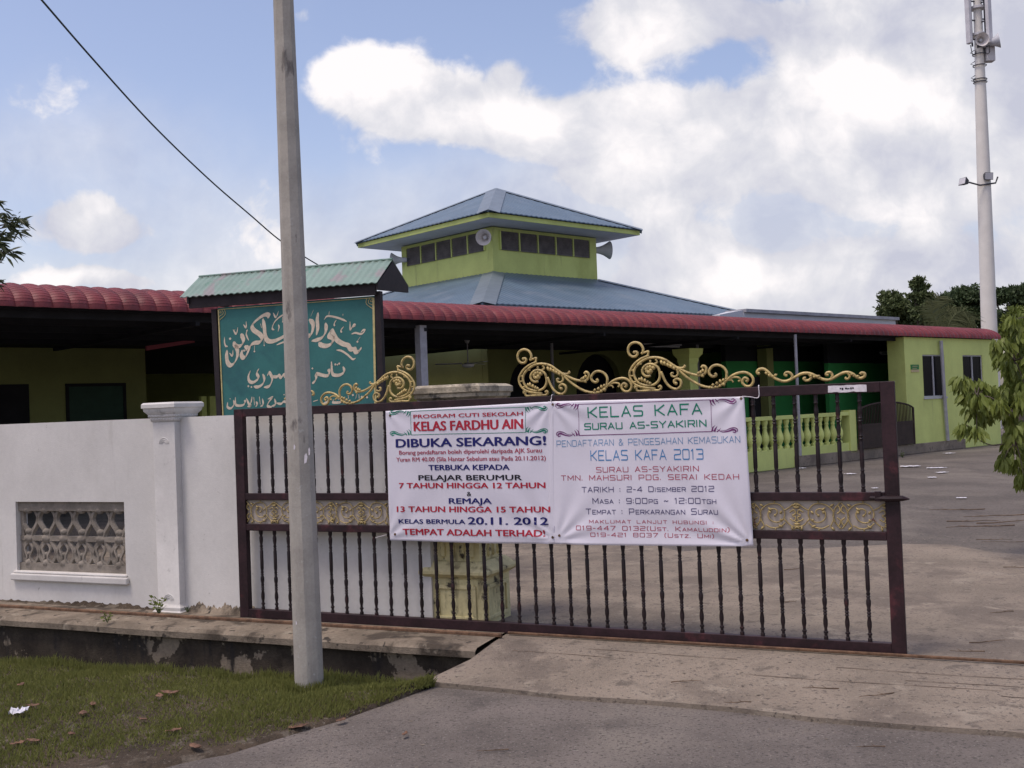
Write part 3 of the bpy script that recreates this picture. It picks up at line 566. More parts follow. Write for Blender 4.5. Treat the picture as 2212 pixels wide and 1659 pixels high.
# square technical lettering drawn as strokes on a 0..1 x 0..1 cell (advance in third slot)
SQ = {'A': ['0,0 .5,1 1,0', '.2,.32 .8,.32'], 'B': ['0,0 0,1 .85,1 .92,.9 .92,.6 .85,.52 0,.52', '.85,.52 1,.42 1,.1 .9,0 0,0'], 'C': ['1,1 .1,1 0,.9 0,.1 .1,0 1,0'], 'D': ['0,0 0,1 .85,1 1,.85 1,.15 .85,0 0,0'], 'E': ['1,1 0,1 0,0 1,0', '0,.5 .85,.5'],
      'F': ['1,1 0,1 0,0', '0,.5 .85,.5'], 'G': ['1,1 .1,1 0,.9 0,.1 .1,0 1,0 1,.48 .55,.48'], 'H': ['0,0 0,1', '1,0 1,1', '0,.5 1,.5'], 'I': ['0,0 0,1'], 'J': ['1,1 1,.1 .9,0 .1,0 0,.1 0,.3'], 'K': ['0,0 0,1', '1,1 .25,.5 0,.5', '.25,.5 1,0'], 'L': ['0,1 0,0 1,0'],
      'M': ['0,0 0,1 .5,.25 1,1 1,0'], 'N': ['0,0 0,1 1,0 1,1'], 'O': ['.1,0 0,.1 0,.9 .1,1 .9,1 1,.9 1,.1 .9,0 .1,0'], 'P': ['0,0 0,1 .9,1 1,.9 1,.5 .9,.4 0,.4'], 'R': ['0,0 0,1 .9,1 1,.9 1,.55 .9,.45 0,.45', '.6,.45 1,0'], 'S': ['1,1 .1,1 0,.9 0,.6 .1,.52 .9,.48 1,.4 1,.1 .9,0 0,0'],
      'T': ['0,1 1,1', '.5,1 .5,0'], 'U': ['0,1 0,.1 .1,0 .9,0 1,.1 1,1'], 'Y': ['0,1 .5,.5 1,1', '.5,.5 .5,0'], 'Z': ['0,1 1,1 0,0 1,0'], '&': ['1,0 .2,.75 .3,1 .6,1 .7,.8 0,.3 .1,0 .6,0 1,.45'], '-': ['0,.45 1,.45'], '.': ['0,0 0,.08'], ':': ['0,.1 0,.22', '0,.6 0,.72'], '~': ['0,.4 .25,.52 .7,.4 1,.52'],
      '(': ['1,1.05 0,.8 0,.15 1,-.1'], ')': ['0,1.05 1,.8 1,.15 0,-.1'], '0': ['.1,0 0,.1 0,.9 .1,1 .9,1 1,.9 1,.1 .9,0 .1,0'], '1': ['0,.85 .5,1 .5,0'], '2': ['0,1 .9,1 1,.9 1,.6 .9,.52 .1,.48 0,.4 0,0 1,0'], '3': ['0,1 .9,1 1,.9 1,.6 .9,.52 .3,.52', '.9,.52 1,.42 1,.1 .9,0 0,0'], '4': ['.8,0 .8,1 0,.3 1,.3'],
      '7': ['0,1 1,1 .3,0'], '8': ['.1,.52 0,.6 0,.9 .1,1 .9,1 1,.9 1,.6 .9,.52 .1,.52 0,.42 0,.1 .1,0 .9,0 1,.1 1,.42 .9,.52'], '9': ['0,0 .9,0 1,.1 1,.9 .9,1 .1,1 0,.9 0,.55 .1,.45 1,.45']}
WID = {'I': .12, '.': .12, ':': .12, '(': .25, ')': .25, '-': .45, '1': .45, ' ': .65, 'M': 1.15, '&': 1.0, 'J': .8, 'L': .9, 'E': .9, 'F': .9, '~': .8}
def sq_polys(s, wt=.13, gap=.38, smallcaps=.76):
    v = []; f = []; x = 0
    for ch in s:
        sc = 1.0; c = ch
        if ch.islower(): sc = smallcaps; c = ch.upper()
        w = WID.get(c, 1.0) * 1.05 * sc; hw = wt / 2 * (1 if sc == 1 else .9)
        for st in SQ.get(c, []):
            p = [np.array([x + float(q.split(',')[0]) * w, float(q.split(',')[1]) * sc]) for q in st.split()]
            # inset so that strokes stay inside the cell
            for i in range(len(p) - 1):
                d = p[i + 1] - p[i]; L = np.linalg.norm(d); d = d / max(L, 1e-6); nn = np.array([-d[1], d[0]]) * hw
                a, b = p[i] - d * hw * .8, p[i + 1] + d * hw * .8; ns = max(1, int(L / .34))
                for q_ in range(ns):
                    k = len(v); c0, c1 = a + (b - a) * q_ / ns, a + (b - a) * (q_ + 1) / ns
                    v += [c0 + nn, c0 - nn, c1 - nn, c1 + nn]; f.append((k, k + 1, k + 2, k + 3))
        x += w + gap * sc
    return np.array(v), f

# ------------------------------------------------------------------ the two banners
def bdisp(u, z):
    uu, zz = (u - 2.79), (z - 1.14)
    d = .006 * math.sin(uu * 3.1 + zz * 2.2) + .004 * math.sin(uu * 7.3 - zz * 4.1 + 1)
    for (au, az, k, ph, amp, L) in ((4.16, .66, 13, .4, .016, .55), (2.79, 1.63, 11, 1.2, .011, .35), (2.80, .67, 12, .2, .012, .35), (4.14, 1.62, 9, 2.2, .010, .3), (1.42, .66, 10, 1.1, .009, .3), (1.43, 1.64, 11, .7, .006, .25)):
        r = math.hypot(u - au, z - az); th = math.atan2(z - az, u - au)
        d += amp * .62 * math.exp(-r / L) * math.sin(k * th + ph) * min(1, r / .10)
    return d
def BN(u, z, off=0.): return G(u, -.048 + bdisp(u, z) - off, z)
def make_banner(label, corners, lines, ink, square, frame):
    (x0, z0), (x1, z1b), (xr1, zr1), (xr0, zr0) = corners     # bl, br, tr, tl  in (u, z)
    root = thing('banner', label, 'banner', G((x0 + x1) / 2, -.05, .65))
    NX, NZ = 90, 64; V = []; FF = []
    for j in range(NZ + 1):
        for i in range(NX + 1):
            a, b = i / NX, j / NZ
            u = (x0 * (1 - a) + x1 * a) * (1 - b) + (xr0 * (1 - a) + xr1 * a) * b; z = (z0 * (1 - a) + z1b * a) * (1 - b) + (zr0 * (1 - a) + zr1 * a) * b
            V.append(BN(u, z - .006 * math.sin(a * math.pi) * (1 - b)))
    for j in range(NZ):
        for i in range(NX): k = j * (NX + 1) + i; FF.append((k, k + 1, k + NX + 2, k + NX + 1))
    mb = MB(); mb.add(V, FF); sh = obj('sheet', mb, M['banner'], root, smooth=True)
    so_ = sh.modifiers.new('thickness', 'SOLIDIFY'); so_.thickness = .0012; so_.offset = 1
    return root, sh
def put_text(parent, s, box, z_of, m, bold=0., square=False, wt=.13, surf=None, off=.0028, gap=.38):
    """box in zoom px: x0,x1, baseline y left, cap-top y left, baseline y right"""
    x0, x1, yb, yt, ybr = box
    a = guz(*z_of(x0, yb), -.05); tp = guz(*z_of(x0, yt), -.05); b = guz(*z_of(x1, ybr), -.05)
    v, f = sq_polys(s, wt, gap) if square else text_polys(s, 0)
    mnx, mxx = v[:, 0].min(), v[:, 0].max()
    cap = 1.0 if square else .729
    ba = 0.
    out = []
    for (x, y) in v:
        r = (x - mnx) / (mxx - mnx); u = a[0] + (b[0] - a[0]) * r; z = a[1] + (b[1] - a[1]) * r + (y - ba) / cap * (tp[1] - a[1])
        out.append(BN(u, z, off))
    mb = MB(); mb.add(out, f)
    if not square and bold:
        hgt = abs(tp[1] - a[1]) / cap
        for k, (dx, dz) in enumerate(((bold * 2.1, 0), (-bold * 2.1, 0), (0, bold * .8), (0, -bold * .8))):
            mb.add([p + gv * dx * hgt + ZV * dz * hgt - gn * .00025 * (k + 1) for p in out], f)
    o = obj('text_line', mb, m, parent); return o
def strokes_on(parent, name, strokes, z_of, m, off=.0028):
    mb = MB()
    for pts, w in strokes:
        ps = spline([np.array(guz(*z_of(*p), -.05)) for p in pts], 6); L = len(ps); k = len(mb.v)
        ww = [w if isinstance(w, float) else np.interp(i / (L - 1), [0, .5, 1], w) for i in range(L)]
        V = []; 
        for i in range(L):
            d = ps[min(i + 1, L - 1)] - ps[max(i - 1, 0)]; d = d / (np.linalg.norm(d) + 1e-9); nn = np.array([-d[1], d[0]]) * ww[i] / 2
            V += [BN(*(ps[i] + nn), off), BN(*(ps[i] - nn), off)]
        mb.add(V, [(2 * i, 2 * i + 1, 2 * i + 3, 2 * i + 2) for i in range(L - 1)])
    return obj(name, mb, m, parent)
def eyelet(parent, u, z):
    mb = MB(); mb.lathe(BN(u, z, .004), [(0, .009), (.003, .010), (.004, .006)], 10, axis=gn); obj('eyelet', mb, M['rust'], parent)
zL = zm(840, 880, 4.365); zR = zm(1240, 880, 4.366)
q = lambda z_, x, y: guz(*z_(x, y), -.05)
bl_root, bl = make_banner('white holiday programme banner with bold red and navy lettering, nearer the utility pole', [q(zL, 207, 1530), q(zL, 1850, 1565), q(zL, 1830, 150), q(zL, 163, 245)], None, None, False, None)
for s, box, ink, bold in [('PROGRAM CUTI SEKOLAH', (450, 1530, 318, 280, 288), 'red', .018), ('KELAS FARDHU AIN', (455, 1535, 443, 347, 418), 'red', .02), ('DIBUKA SEKARANG!', (273, 1757, 606, 520, 580), 'navy', .024),
        ('Borang pendaftaran boleh diperolehi daripada AJK Surau', (303, 1720, 678, 635, 655), 'crimson', .01), ('Yuran RM 40.00 (Sila Hantar Sebelum atau Pada 20.11.2012)', (275, 1757, 747, 704, 732), 'crimson', .01),
        ('TERBUKA KEPADA', (597, 1402, 832, 778, 828), 'navy', .022), ('PELAJAR BERUMUR', (497, 1525, 933, 880, 930), 'black', .022), ('7 TAHUN HINGGA 12 TAHUN', (303, 1752, 1012, 957, 1010), 'red', .022), ('&', (978, 1020, 1090, 1043, 1090), 'black', .01),
        ('REMAJA', (797, 1225, 1165, 1108, 1165), 'navy', .022), ('13 TAHUN HINGGA 15 TAHUN', (280, 1800, 1247, 1190, 1252), 'red', .022), ('KELAS BERMULA', (297, 960, 1362, 1318, 1366), 'navy', .022), ('20.11. 2012', (992, 1783, 1369, 1295, 1375), 'navy', .022), ('TEMPAT ADALAH TERHAD!', (337, 1752, 1475, 1412, 1492), 'red', .022)]:
    put_text(bl_root, s, box, zL, M['ink_' + ink], bold)
def flourish(cx, cy, sx, sy):
    f = lambda x, y: (cx + sx * x, cy + sy * y)
    return [([f(0, 0), f(6, 40), f(28, 70)], (.012, .007, .001)), ([f(18, -5), f(30, 30), f(45, 60)], (.016, .009, .001)), ([f(40, -8), f(60, 12), (f(75, 38))], (.008, .005, .001)),
            ([f(45, 20), f(90, -8), f(140, 0), f(180, 18), f(205, 8), f(200, -14), f(180, -8)], (.003, .012, .005)), ([f(75, 10), f(120, 12), f(160, 34), f(200, 40), f(222, 18), f(215, -8)], (.002, .007, .004))]
fl = []
for cx, cy, sx, sy in ((415, 250, -.95, .75), (1560, 208, .95, .75), (422, 478, -.95, -.75), (1563, 452, .95, -.75)): fl += flourish(cx, cy, sx, sy)
fl += [([(418, 246), (700, 234), (1000, 224), (1300, 214), (1558, 205)], .004), ([(425, 482), (700, 474), (1000, 468), (1300, 462), (1562, 456)], .004), ([(418, 246), (420, 360), (425, 482)], .003), ([(1556, 205), (1558, 330), (1562, 456)], .003)]
strokes_on(bl_root, 'border_ornament', fl, zL, M['ink_green'])
br_root, brs = make_banner('white class registration banner with square green, blue and red lettering, nearer the gate latch', [q(zR, 40, 1565), q(zR, 2078, 1588), q(zR, 1985, 100), q(zR, 35, 150)], None, None, True, None)
for s, box, ink, wt, gp in [('KELAS KAFA', (425, 1570, 308, 212, 272), 'green', .15, .42), ('SURAU AS-SYAKIRIN', (388, 1615, 430, 372, 395), 'green', .19, .38), ('PENDAFTARAN & PENGESAHAN KEMASUKAN', (120, 1950, 600, 542, 556), 'sky', .12, .38), ('KELAS KAFA 2013', (455, 1580, 735, 642, 722), 'blue', .125, .38),
        ('SURAU AS-SYAKIRIN', (512, 1535, 853, 805, 842), 'crimson', .14, .42), ('TMN. MAHSURI PDG. SERAI KEDAH', (165, 1940, 935, 888, 922), 'crimson', .14, .45), ('TARIKH : 2-4 Disember 2012', (370, 1690, 1052, 1003, 1043), 'indigo', .15, .42), ('Masa : 9:00pg ~ 12:00tgh', (477, 1712, 1163, 1113, 1165), 'indigo', .15, .42),
        ('Tempat : Perkarangan Surau', (413, 1728, 1270, 1218, 1272), 'indigo', .15, .42), ('MAKLUMAT LANJUT HUBUNGI :', (445, 1680, 1358, 1328, 1370), 'crimson', .16, .55), ('019-447 0132(Ust. Kamaluddin)', (315, 1840, 1425, 1385, 1447), 'crimson', .15, .48), ('019-421 8037 (Ustz. Umi)', (457, 1685, 1492, 1455, 1508), 'crimson', .15, .48)]:
    put_text(br_root, s, box, zR, M['ink_' + ink], 0, True, wt, gap=gp)
fl = []
for cx, cy, sx, sy in ((330, 180, -1, .85), (1650, 135, 1.15, .85), (340, 485, -1, -.85), (1668, 445, 1.15, -.85)): fl += flourish(cx, cy, sx, sy)
fl += [([(328, 178), (700, 166), (1100, 152), (1400, 142), (1650, 133)], .004), ([(340, 488), (700, 478), (1100, 466), (1400, 456), (1668, 448)], .005), ([(328, 178), (335, 330), (340, 488)], .0025), ([(1652, 133), (1660, 300), (1668, 448)], .003)]
strokes_on(br_root, 'border_ornament', fl, zR, M['ink_purple'])
for r_, z_, pts in ((bl_root, zL, [(258, 1470), (1830, 1500), (210, 290)]), (br_root, zR, [(150, 1482), (2015, 1528), (80, 180), (1955, 120)])):
    for p in pts: eyelet(r_, *q(z_, *p))
def tie(parent, u, z, u2, z2):
    mb = MB(); mb.tube(spline([BN(u, z, .005), G((u + u2) / 2, -.05, (z + z2) / 2), G(u2, -T_ - .004, z2), G(u2 + .003, -T_ - .004, 1.682), G(u2, 0, 1.684)], 4), .003, 5); obj('tie_string', mb, M['tape'], parent)
tie(br_root, 2.80, 1.635, 2.795, 1.66); tie(br_root, 4.14, 1.62, 4.24, 1.61)
mb = MB(); mb.tube(spline([BN(1.42, .69, .004), G(1.36, -.04, .675), G(1.30, -.02, .66)], 4), .002, 5); obj('tie_string', mb, M['tape'], bl_root)

# ------------------------------------------------------------------ utility pole and power cable
up_ = thing('utility_pole', 'tall grey concrete utility pole standing in the grass before the gate', 'pole', aty(668, 1485, 6.86))
p0 = aty(668.5, 1487, 6.86); p1 = aty(612, 0, 6.86); ax = (p1 - p0) / np.linalg.norm(p1 - p0); Lp = np.linalg.norm(p1 - p0)
mb = MB(); rings = []
for s in np.linspace(-.12, 1.5, 14):
    c = p0 + (p1 - p0) * s; r = np.interp(s, [0, 1, 1.5], [.0905, .062, .05]); k = np.interp(s, [0, .15, 1], [0, .6, 1])
    ring = []
    for j in range(24):
        a = 2 * math.pi * j / 24 + rad(-100); sec = math.cos((((a - rad(-84)) % (math.pi / 4)) - math.pi / 8)); f_ = 1 / sec * math.cos(math.pi / 8) * 1.04
        ring.append(c + np.array([math.cos(a), math.sin(a), 0]) * r * (1 + (f_ - 1) * k * 1.0))
    rings.append(ring)
mb.loft(rings); obj('shaft', mb, M['pole'], up_, smooth=12)
for (x, y, w, h) in ((660, 990, 9, 22), (668, 975, 5, 16), (636, 966, 4, 14), (640, 1345, 4, 10)):
    mb = MB(); c = aty(x, y, 6.772); mb.add([c + np.array([dx * w / 343 / 2 * random.uniform(.5, 1.1), 0, dz * h / 343 / 2 * random.uniform(.6, 1.1)]) for dx, dz in ((-1, -1), (.6, -1.1), (1, .3), (.4, 1), (-.8, .8))], [(0, 1, 2, 3, 4)]); obj('poster_scrap', mb, M['tape'], up_)
mb = MB(); pts = spline([aty(20, -80, 10.2), aty(90, 0, 11.2), aty(200, 127, 12.6), aty(330, 270, 14.2), aty(450, 386, 15.6), aty(540, 464, 16.6), aty(610, 523, 17.5), aty(690, 574, 18.6), aty(790, 628, 20)], 8)
mb.tube(pts, .011, 6); o = obj('power_cable', mb, M['cable'], loc=pts[0]); tag(o, 'single dark power cable sagging down across the sky behind the concrete pole', 'cable')

# ------------------------------------------------------------------ painted sign with its little roof
TH = rad(19); sv_ = np.array([math.cos(TH), -math.sin(TH), 0]); sn = np.array([math.sin(TH), math.cos(TH), 0])
SA = aty(642, 870, 10.15)
def sk(x, y, v=0.):
    p = onplane(x, y, SA + sn * v, sn); return float((p - SA) @ sv_), float(p[2])
def Sg(u, v, z): return SA * np.array([1, 1, 0]) + sv_ * u + sn * v + ZV * z
sign = thing('signboard', 'teal painted signboard with cream Jawi calligraphy under a little green tin roof', 'sign', Sg(0, .1, 0))
zS = zm(400, 550, 3.687)
cn = [sk(*zS(352, 557)), sk(*zS(1672, 455)), sk(*zS(1690, 1420)), sk(*zS(394, 1500))]
dn = cn[2][0] - cn[1][0], cn[3][0] - cn[0][0]
cn[2] = (cn[1][0] + (cn[2][0] - cn[1][0]) * 1.15, 1.42); cn[3] = (cn[0][0] + (cn[3][0] - cn[0][0]) * 1.1, 1.42)
def quadbox(F, pts, v0, v1, mb): mb.add([F(u, v0, z) for u, z in pts] + [F(u, v1, z) for u, z in pts], [(0, 1, 2, 3), (7, 6, 5, 4), (0, 4, 5, 1), (1, 5, 6, 2), (2, 6, 7, 3), (3, 7, 4, 0)]); return mb
obj('board', quadbox(Sg, cn, 0, .03, MB()), M['teal'], sign)
def lerp2(a, b, t): return (a[0] + (b[0] - a[0]) * t, a[1] + (b[1] - a[1]) * t)
mb = MB(); ins = .018
def edgebar(a, b, w):
    d = np.array(b) - np.array(a); d /= np.linalg.norm(d); n2 = np.array([-d[1], d[0]]) * w / 2
    quadbox(Sg, [tuple(np.array(a) + n2), tuple(np.array(b) + n2), tuple(np.array(b) - n2), tuple(np.array(a) - n2)], -.008, -.0005, mb)
e0, e1, e2, e3 = [np.array(c) for c in cn]
edgebar(e0 + (ins, -ins), e1 + (-ins, -ins), .006); edgebar(e1 + (-.012, -ins), e2 + (-.012, 0), .02); edgebar(e0 + (.012, -ins), e3 + (.012, 0), .012)
for cx, sx in ((e1, -1), (e0, 1)):
    c = np.array(cx)
    for k in range(3): 
        pts = [(c[0] + sx * (.02 + .03 * k), c[1] - .02), (c[0] + sx * (.045 + .02 * k), c[1] - .05 - .01 * k), (c[0] + sx * .02, c[1] - .05 - .035 * k)]
        mb.tube(spline([Sg(u, -.004, z) for u, z in pts], 4), .0035, 5)
obj('gilt_border', mb, M['signgold'], sign)
zA = zm(500, 680, 6.144); zB = zm(680, 680, 6.145)
thickA = [[(195, 605), (215, 650), (255, 672), (305, 655), (338, 600), (325, 540), (297, 495)], [(215, 645), (252, 720), (248, 820), (205, 905), (155, 935), (113, 890), (100, 800), (100, 725)],
          [(688, 272), (690, 235), (650, 222), (580, 255), (500, 320), (455, 378), (480, 440), (570, 505), (598, 560), (565, 610), (480, 622), (430, 662), (402, 740), (370, 808), (332, 828), (305, 780), (312, 720)],
          [(605, 282), (628, 400), (640, 520), (675, 588), (745, 598), (830, 568), (920, 520), (1000, 500), (1060, 470)], [(350, 665), (390, 690), (375, 730)], [(940, 330), (960, 390), (1010, 420), (1060, 380)],
          [(1050, 470), (1110, 500), (1160, 440), (1200, 430)], [(1150, 260), (1150, 400), (1160, 480)]]
midA = [[(432, 1008), (405, 1090), (422, 1158), (480, 1170), (548, 1110), (522, 1045), (552, 982)], [(605, 1055), (630, 1130), (602, 1198), (540, 1236), (480, 1228)], [(672, 1082), (695, 1035), (725, 1075), (740, 1130), (700, 1222), (622, 1240)],
        [(735, 1085), (800, 1095), (830, 1072), (862, 1105), (900, 1062), (932, 1098), (1000, 1080), (1080, 1090)]]
lowA = [[(115, 1450), (112, 1515), (160, 1535), (205, 1480), (195, 1420)], [(222, 1380), (232, 1488), (330, 1490), (362, 1440), (345, 1425)], [(375, 1395), (415, 1480), (440, 1500), (390, 1510)], [(455, 1372), (445, 1440), (425, 1495)], [(480, 1378), (492, 1490)], [(510, 1440), (530, 1480), (505, 1510)], [(558, 1372), (572, 1480)], [(600, 1400), (612, 1480), (572, 1508)],
        [(678, 1405), (742, 1382), (695, 1440), (672, 1500), (730, 1520)], [(770, 1400), (785, 1478), (722, 1510)], [(800, 1462), (862, 1472), (905, 1440), (985, 1470)]]
thinA = [[(70, 540), (72, 620), (90, 665), (112, 665)], [(190, 435), (235, 495), (258, 402)], [(372, 320), (375, 405), (335, 368)], [(392, 432), (375, 500), (410, 585)], [(575, 350), (590, 412)], [(752, 200), (790, 262), (828, 175)], [(990, 180), (930, 205), (840, 260), (770, 330), (738, 415), (768, 440)], [(880, 255), (885, 330)], [(822, 365), (835, 400), (820, 462)], [(490, 655), (490, 735)], [(625, 575), (625, 650)], [(140, 762), (182, 802), (188, 720)], [(800, 648), (880, 615), (965, 590)]]
dotsA = [(150, 562, 22), (345, 728, 20), (378, 685, 16), (752, 432, 14), (490, 740, 15), (627, 655, 13), (885, 325, 12), (405, 1225, 18), (448, 1238, 16), (905, 1345, 12), (940, 1335, 12), (150, 1402, 9), (110, 670, 12), (340, 370, 10), (385, 450, 16), (215, 440, 9)]
thickB = [[(872, 682), (850, 735), (805, 748), (782, 705), (752, 712), (722, 700), (692, 655), (620, 632), (540, 580), (492, 500), (462, 448), (428, 490), (432, 530), (485, 555), (472, 620), (402, 662), (322, 652), (282, 615)], [(375, 342), (388, 430), (360, 510), (300, 565), (185, 590)], [(270, 195), (262, 300), (270, 420), (255, 510)], [(150, 290), (200, 345), (202, 430), (165, 520), (120, 500)]]
midB = [[(622, 952), (640, 1020), (582, 1068), (502, 1070), (470, 1030), (460, 882)], [(405, 1000), (432, 1010), (422, 1068), (380, 1080), (320, 1068), (245, 1052), (250, 1110), (222, 1165), (190, 1180)], [(150, 1090), (100, 1130), (60, 1080)]]
lowB = [[(548, 1400), (592, 1398), (590, 1448), (485, 1452), (490, 1410)], [(340, 1470), (402, 1442), (420, 1410)], [(205, 1440), (272, 1420)], [(692, 1330), (702, 1400)], [(818, 1332), (800, 1400)], [(845, 1340), (850, 1400)]]
thinB = [[(360, 295), (400, 247), (500, 256), (600, 286), (675, 320)], [(430, 180), (425, 240)], [(530, 300), (500, 350), (508, 385)], [(635, 392), (595, 440), (602, 475)], [(720, 320), (726, 435), (770, 365), (795, 375), (740, 405)], [(742, 495), (800, 480), (880, 496), (930, 445), (905, 440), (870, 475)], [(865, 535), (828, 590)], [(210, 160), (170, 250)], [(532, 720), (600, 730), (680, 780), (722, 818), (762, 850), (800, 835)], [(622, 215), (622, 240)]]
dotsB = [(503, 375, 15), (600, 465, 16), (825, 605, 17), (515, 922, 18), (570, 910, 18), (195, 978, 16), (762, 1350, 18), (885, 1375, 18), (960, 1382, 18), (545, 925, 14)]
mbs = MB()
def nib(z_of, pts, w, ang=62, mn=.3):
    ps = spline([np.array(sk(*z_of(*p))) for p in pts], 6); L = len(ps); nv = np.array([math.cos(rad(ang)), math.sin(rad(ang))]) * w / 2; V = []
    for i in range(L):
        d = ps[min(i + 1, L - 1)] - ps[max(i - 1, 0)]; d = d / (np.linalg.norm(d) + 1e-9); nn = np.array([-d[1], d[0]]); sgn = 1 if nv @ nn >= 0 else -1
        k = min(1, .35 + min(i, L - 1 - i) / 5)
        o_ = nv * sgn + nn * w * mn / 2; V += [Sg(*((ps[i] + o_ * k)[[0]]), -.002, (ps[i] + o_ * k)[1]), Sg(*((ps[i] - o_ * k)[[0]]), -.002, (ps[i] - o_ * k)[1])]
    mbs.add(V, [(2 * i, 2 * i + 1, 2 * i + 3, 2 * i + 2) for i in range(L - 1)])
for z_of, th_, md_, lo_, tn_, dt_ in ((zA, thickA, midA, lowA, thinA, dotsA), (zB, thickB, midB, lowB, thinB, dotsB)):
    for p in th_: nib(z_of, p, .038, 50, .28)
    for p in md_: nib(z_of, p, .023, 60, .45)
    for p in lo_: nib(z_of, p, .017, 60, .5)
    for p in tn_: nib(z_of, p, .0115, 60, .65)
    for (x, y, r) in dt_:
        c = np.array(sk(*z_of(x, y))); rr = r / 6.144 * K / FL * 10.1; mbs.add([Sg(c[0] + dx * rr, -.0025, c[1] + dz * rr) for dx, dz in ((-1, .1), (-.1, -1), (1, -.1), (.1, 1))], [(0, 1, 2, 3)])
obj('calligraphy', mbs, M['letter'], sign)
# posts
for (xa, xb, tag_) in ((300, 348, 0), (1676, 1726, 1)):
    mb = MB(); t0 = sk(*zS(xa, 500)); t1 = sk(*zS(xb, 500)); b0 = sk(*zS(xa + (48 if xa < 1000 else 34), 1440)); w = .055
    dz = (b0[0] - t0[0]) / (b0[1] - t0[1]); zt, zb = (2.66 + (.05 if xa > 1000 else 0)), -.05
    quadbox(Sg, [(t0[0] + dz * (zt - t0[1]), zt), (t0[0] + w + dz * (zt - t0[1]), zt), (t0[0] + w + dz * (zb - t0[1]), zb), (t0[0] + dz * (zb - t0[1]), zb)], -.012, .045, mb); obj('post', mb, M['darkwood'], sign)
# roof: two corrugated slopes and gable boards
rl, rr_ = sk(*zS(196, 300), .36), sk(*zS(1820, 150), .36)      # ridge
fl_, fr_ = sk(*zS(32, 468), -.08), sk(*zS(1690, 342), -.08)    # front eave
bk = sk(*zS(1955, 372), .80)
def roofpt(a, s, back=False, dz=0.):   # a along 0..1, s 0 eave .. 1 ridge
    L_ = np.array([fl_[0], fl_[1]]); R_ = np.array([fr_[0], fr_[1]]); l2 = np.array(rl); r2 = np.array(rr_)
    e = L_ + (R_ - L_) * a; rg = l2 + (r2 - l2) * a; 
    u = e[0] + (rg[0] - e[0]) * s; z = e[1] + (rg[1] - e[1]) * s; v = -.08 + .44 * s
    if back: u = rg[0] + (1 - s) * (bk[0] - rr_[0]); z = rg[1] + (bk[1] - rr_[1]) * (1 - s); v = .36 + .44 * (1 - s)
    return Sg(u, v, z + dz)
for back in (False, True):
    mb = MB(); nr = 240; rings = [[roofpt(i / nr, s, back, .0045 * math.sin(2 * math.pi * i / nr * 30)) for i in range(nr + 1)] for s in np.linspace(0, 1, 6)]
    rings2 = [[p - ZV * .006 for p in r] for r in rings][::-1]
    mb.loft(rings + rings2, cap=False, closed=False); obj('roof_sheet', mb, M['greentin'], sign, smooth=True)
mb = MB(); mb.tube([roofpt(0, 1, False, .008), roofpt(1, 1, False, .004)], .010, 6); obj('ridge_cap', mb, M['greentin'], sign)
for a in (.035, .992):
    mb = MB(); P_ = [roofpt(a, .03, False, -.015), roofpt(a, .99, False, -.02), roofpt(a, .03, True, -.015)]; low = [P_[0] - ZV * .06, P_[2] - ZV * .06]; dx = sv_ * .02
    V = [P_[0], P_[1], P_[2], low[1], low[0]]; mb.add(V + [p + dx for p in V], [(0, 1, 2, 3, 4), (9, 8, 7, 6, 5)] + [(i, 5 + i, 5 + (i + 1) % 5, (i + 1) % 5) for i in range(5)]); obj('gable_board', mb, M['darkwood'], sign)
mb = MB(); qa, qb = roofpt(.04, .08, False, -.02), roofpt(.985, .08, False, -.02); mb.add([qa, qb, qb - ZV * .11, qa - ZV * .11] + [p + sn * .03 for p in (qa, qb, qb - ZV * .11, qa - ZV * .11)], [(0, 1, 2, 3), (7, 6, 5, 4), (3, 2, 6, 7), (0, 4, 5, 1), (0, 3, 7, 4), (1, 5, 6, 2)]); obj('eave_board', mb, M['darkwood'], sign)

# ------------------------------------------------------------------ the prayer hall
mq = thing('prayer_hall', 'lime green prayer hall with blue tiered roof and long red tiled veranda', 'building', B(0, 4, 0))
TC, DC, HT = 1.69, 11.17, 2.16          # tower centre and half side
# red veranda roof: pan tiles along the eave
mb = MB(); T0, T1 = -24, 11.6; pw = .228; ncolm = int((T1 - T0) / pw); per = 8; RH, RD = .30, .70
def tilez(fr): return .039 * (math.sin(math.pi * fr) ** .75)
ts = [T0 + pw * (i + j / per) for i in range(ncolm) for j in range(per)]
fr = [((j % per) / per) for j in range(len(ts))]
rings = []; ns = 13
for k in range(ns):
    for th, dz in ((k / ns, .0028), ((k + .96) / ns, -.0005)):
        th = th * math.pi / 2; d_, z_ = RD * (1 - math.cos(th)) - .05, RH * math.sin(th); nd, nz = -math.cos(th), math.sin(th)
        rings.append([B(t, d_ + nd * (tilez(f) + dz), 3.125 + z_ + nz * (tilez(f) + dz)) for t, f in zip(ts, fr)])
mb.loft([[p - ZV * .03 for p in rings[0]]] + rings, cap=False, closed=False); rf = obj('veranda_roof', mb, M['redtile'], mq, smooth=35)
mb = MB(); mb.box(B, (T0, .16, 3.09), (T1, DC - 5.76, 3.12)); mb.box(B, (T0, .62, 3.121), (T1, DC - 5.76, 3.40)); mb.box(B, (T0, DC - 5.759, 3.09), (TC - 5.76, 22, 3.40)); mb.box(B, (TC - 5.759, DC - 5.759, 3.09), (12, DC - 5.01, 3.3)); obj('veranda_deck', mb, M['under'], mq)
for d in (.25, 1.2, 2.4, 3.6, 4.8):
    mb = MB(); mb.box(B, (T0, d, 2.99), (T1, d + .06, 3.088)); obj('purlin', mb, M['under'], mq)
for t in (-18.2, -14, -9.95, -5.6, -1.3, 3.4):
    mb = MB(); mb.box(B, (t, .13, 2.93), (t + .06, DC - 5.5, 2.988)); obj('rafter', mb, M['under'], mq)
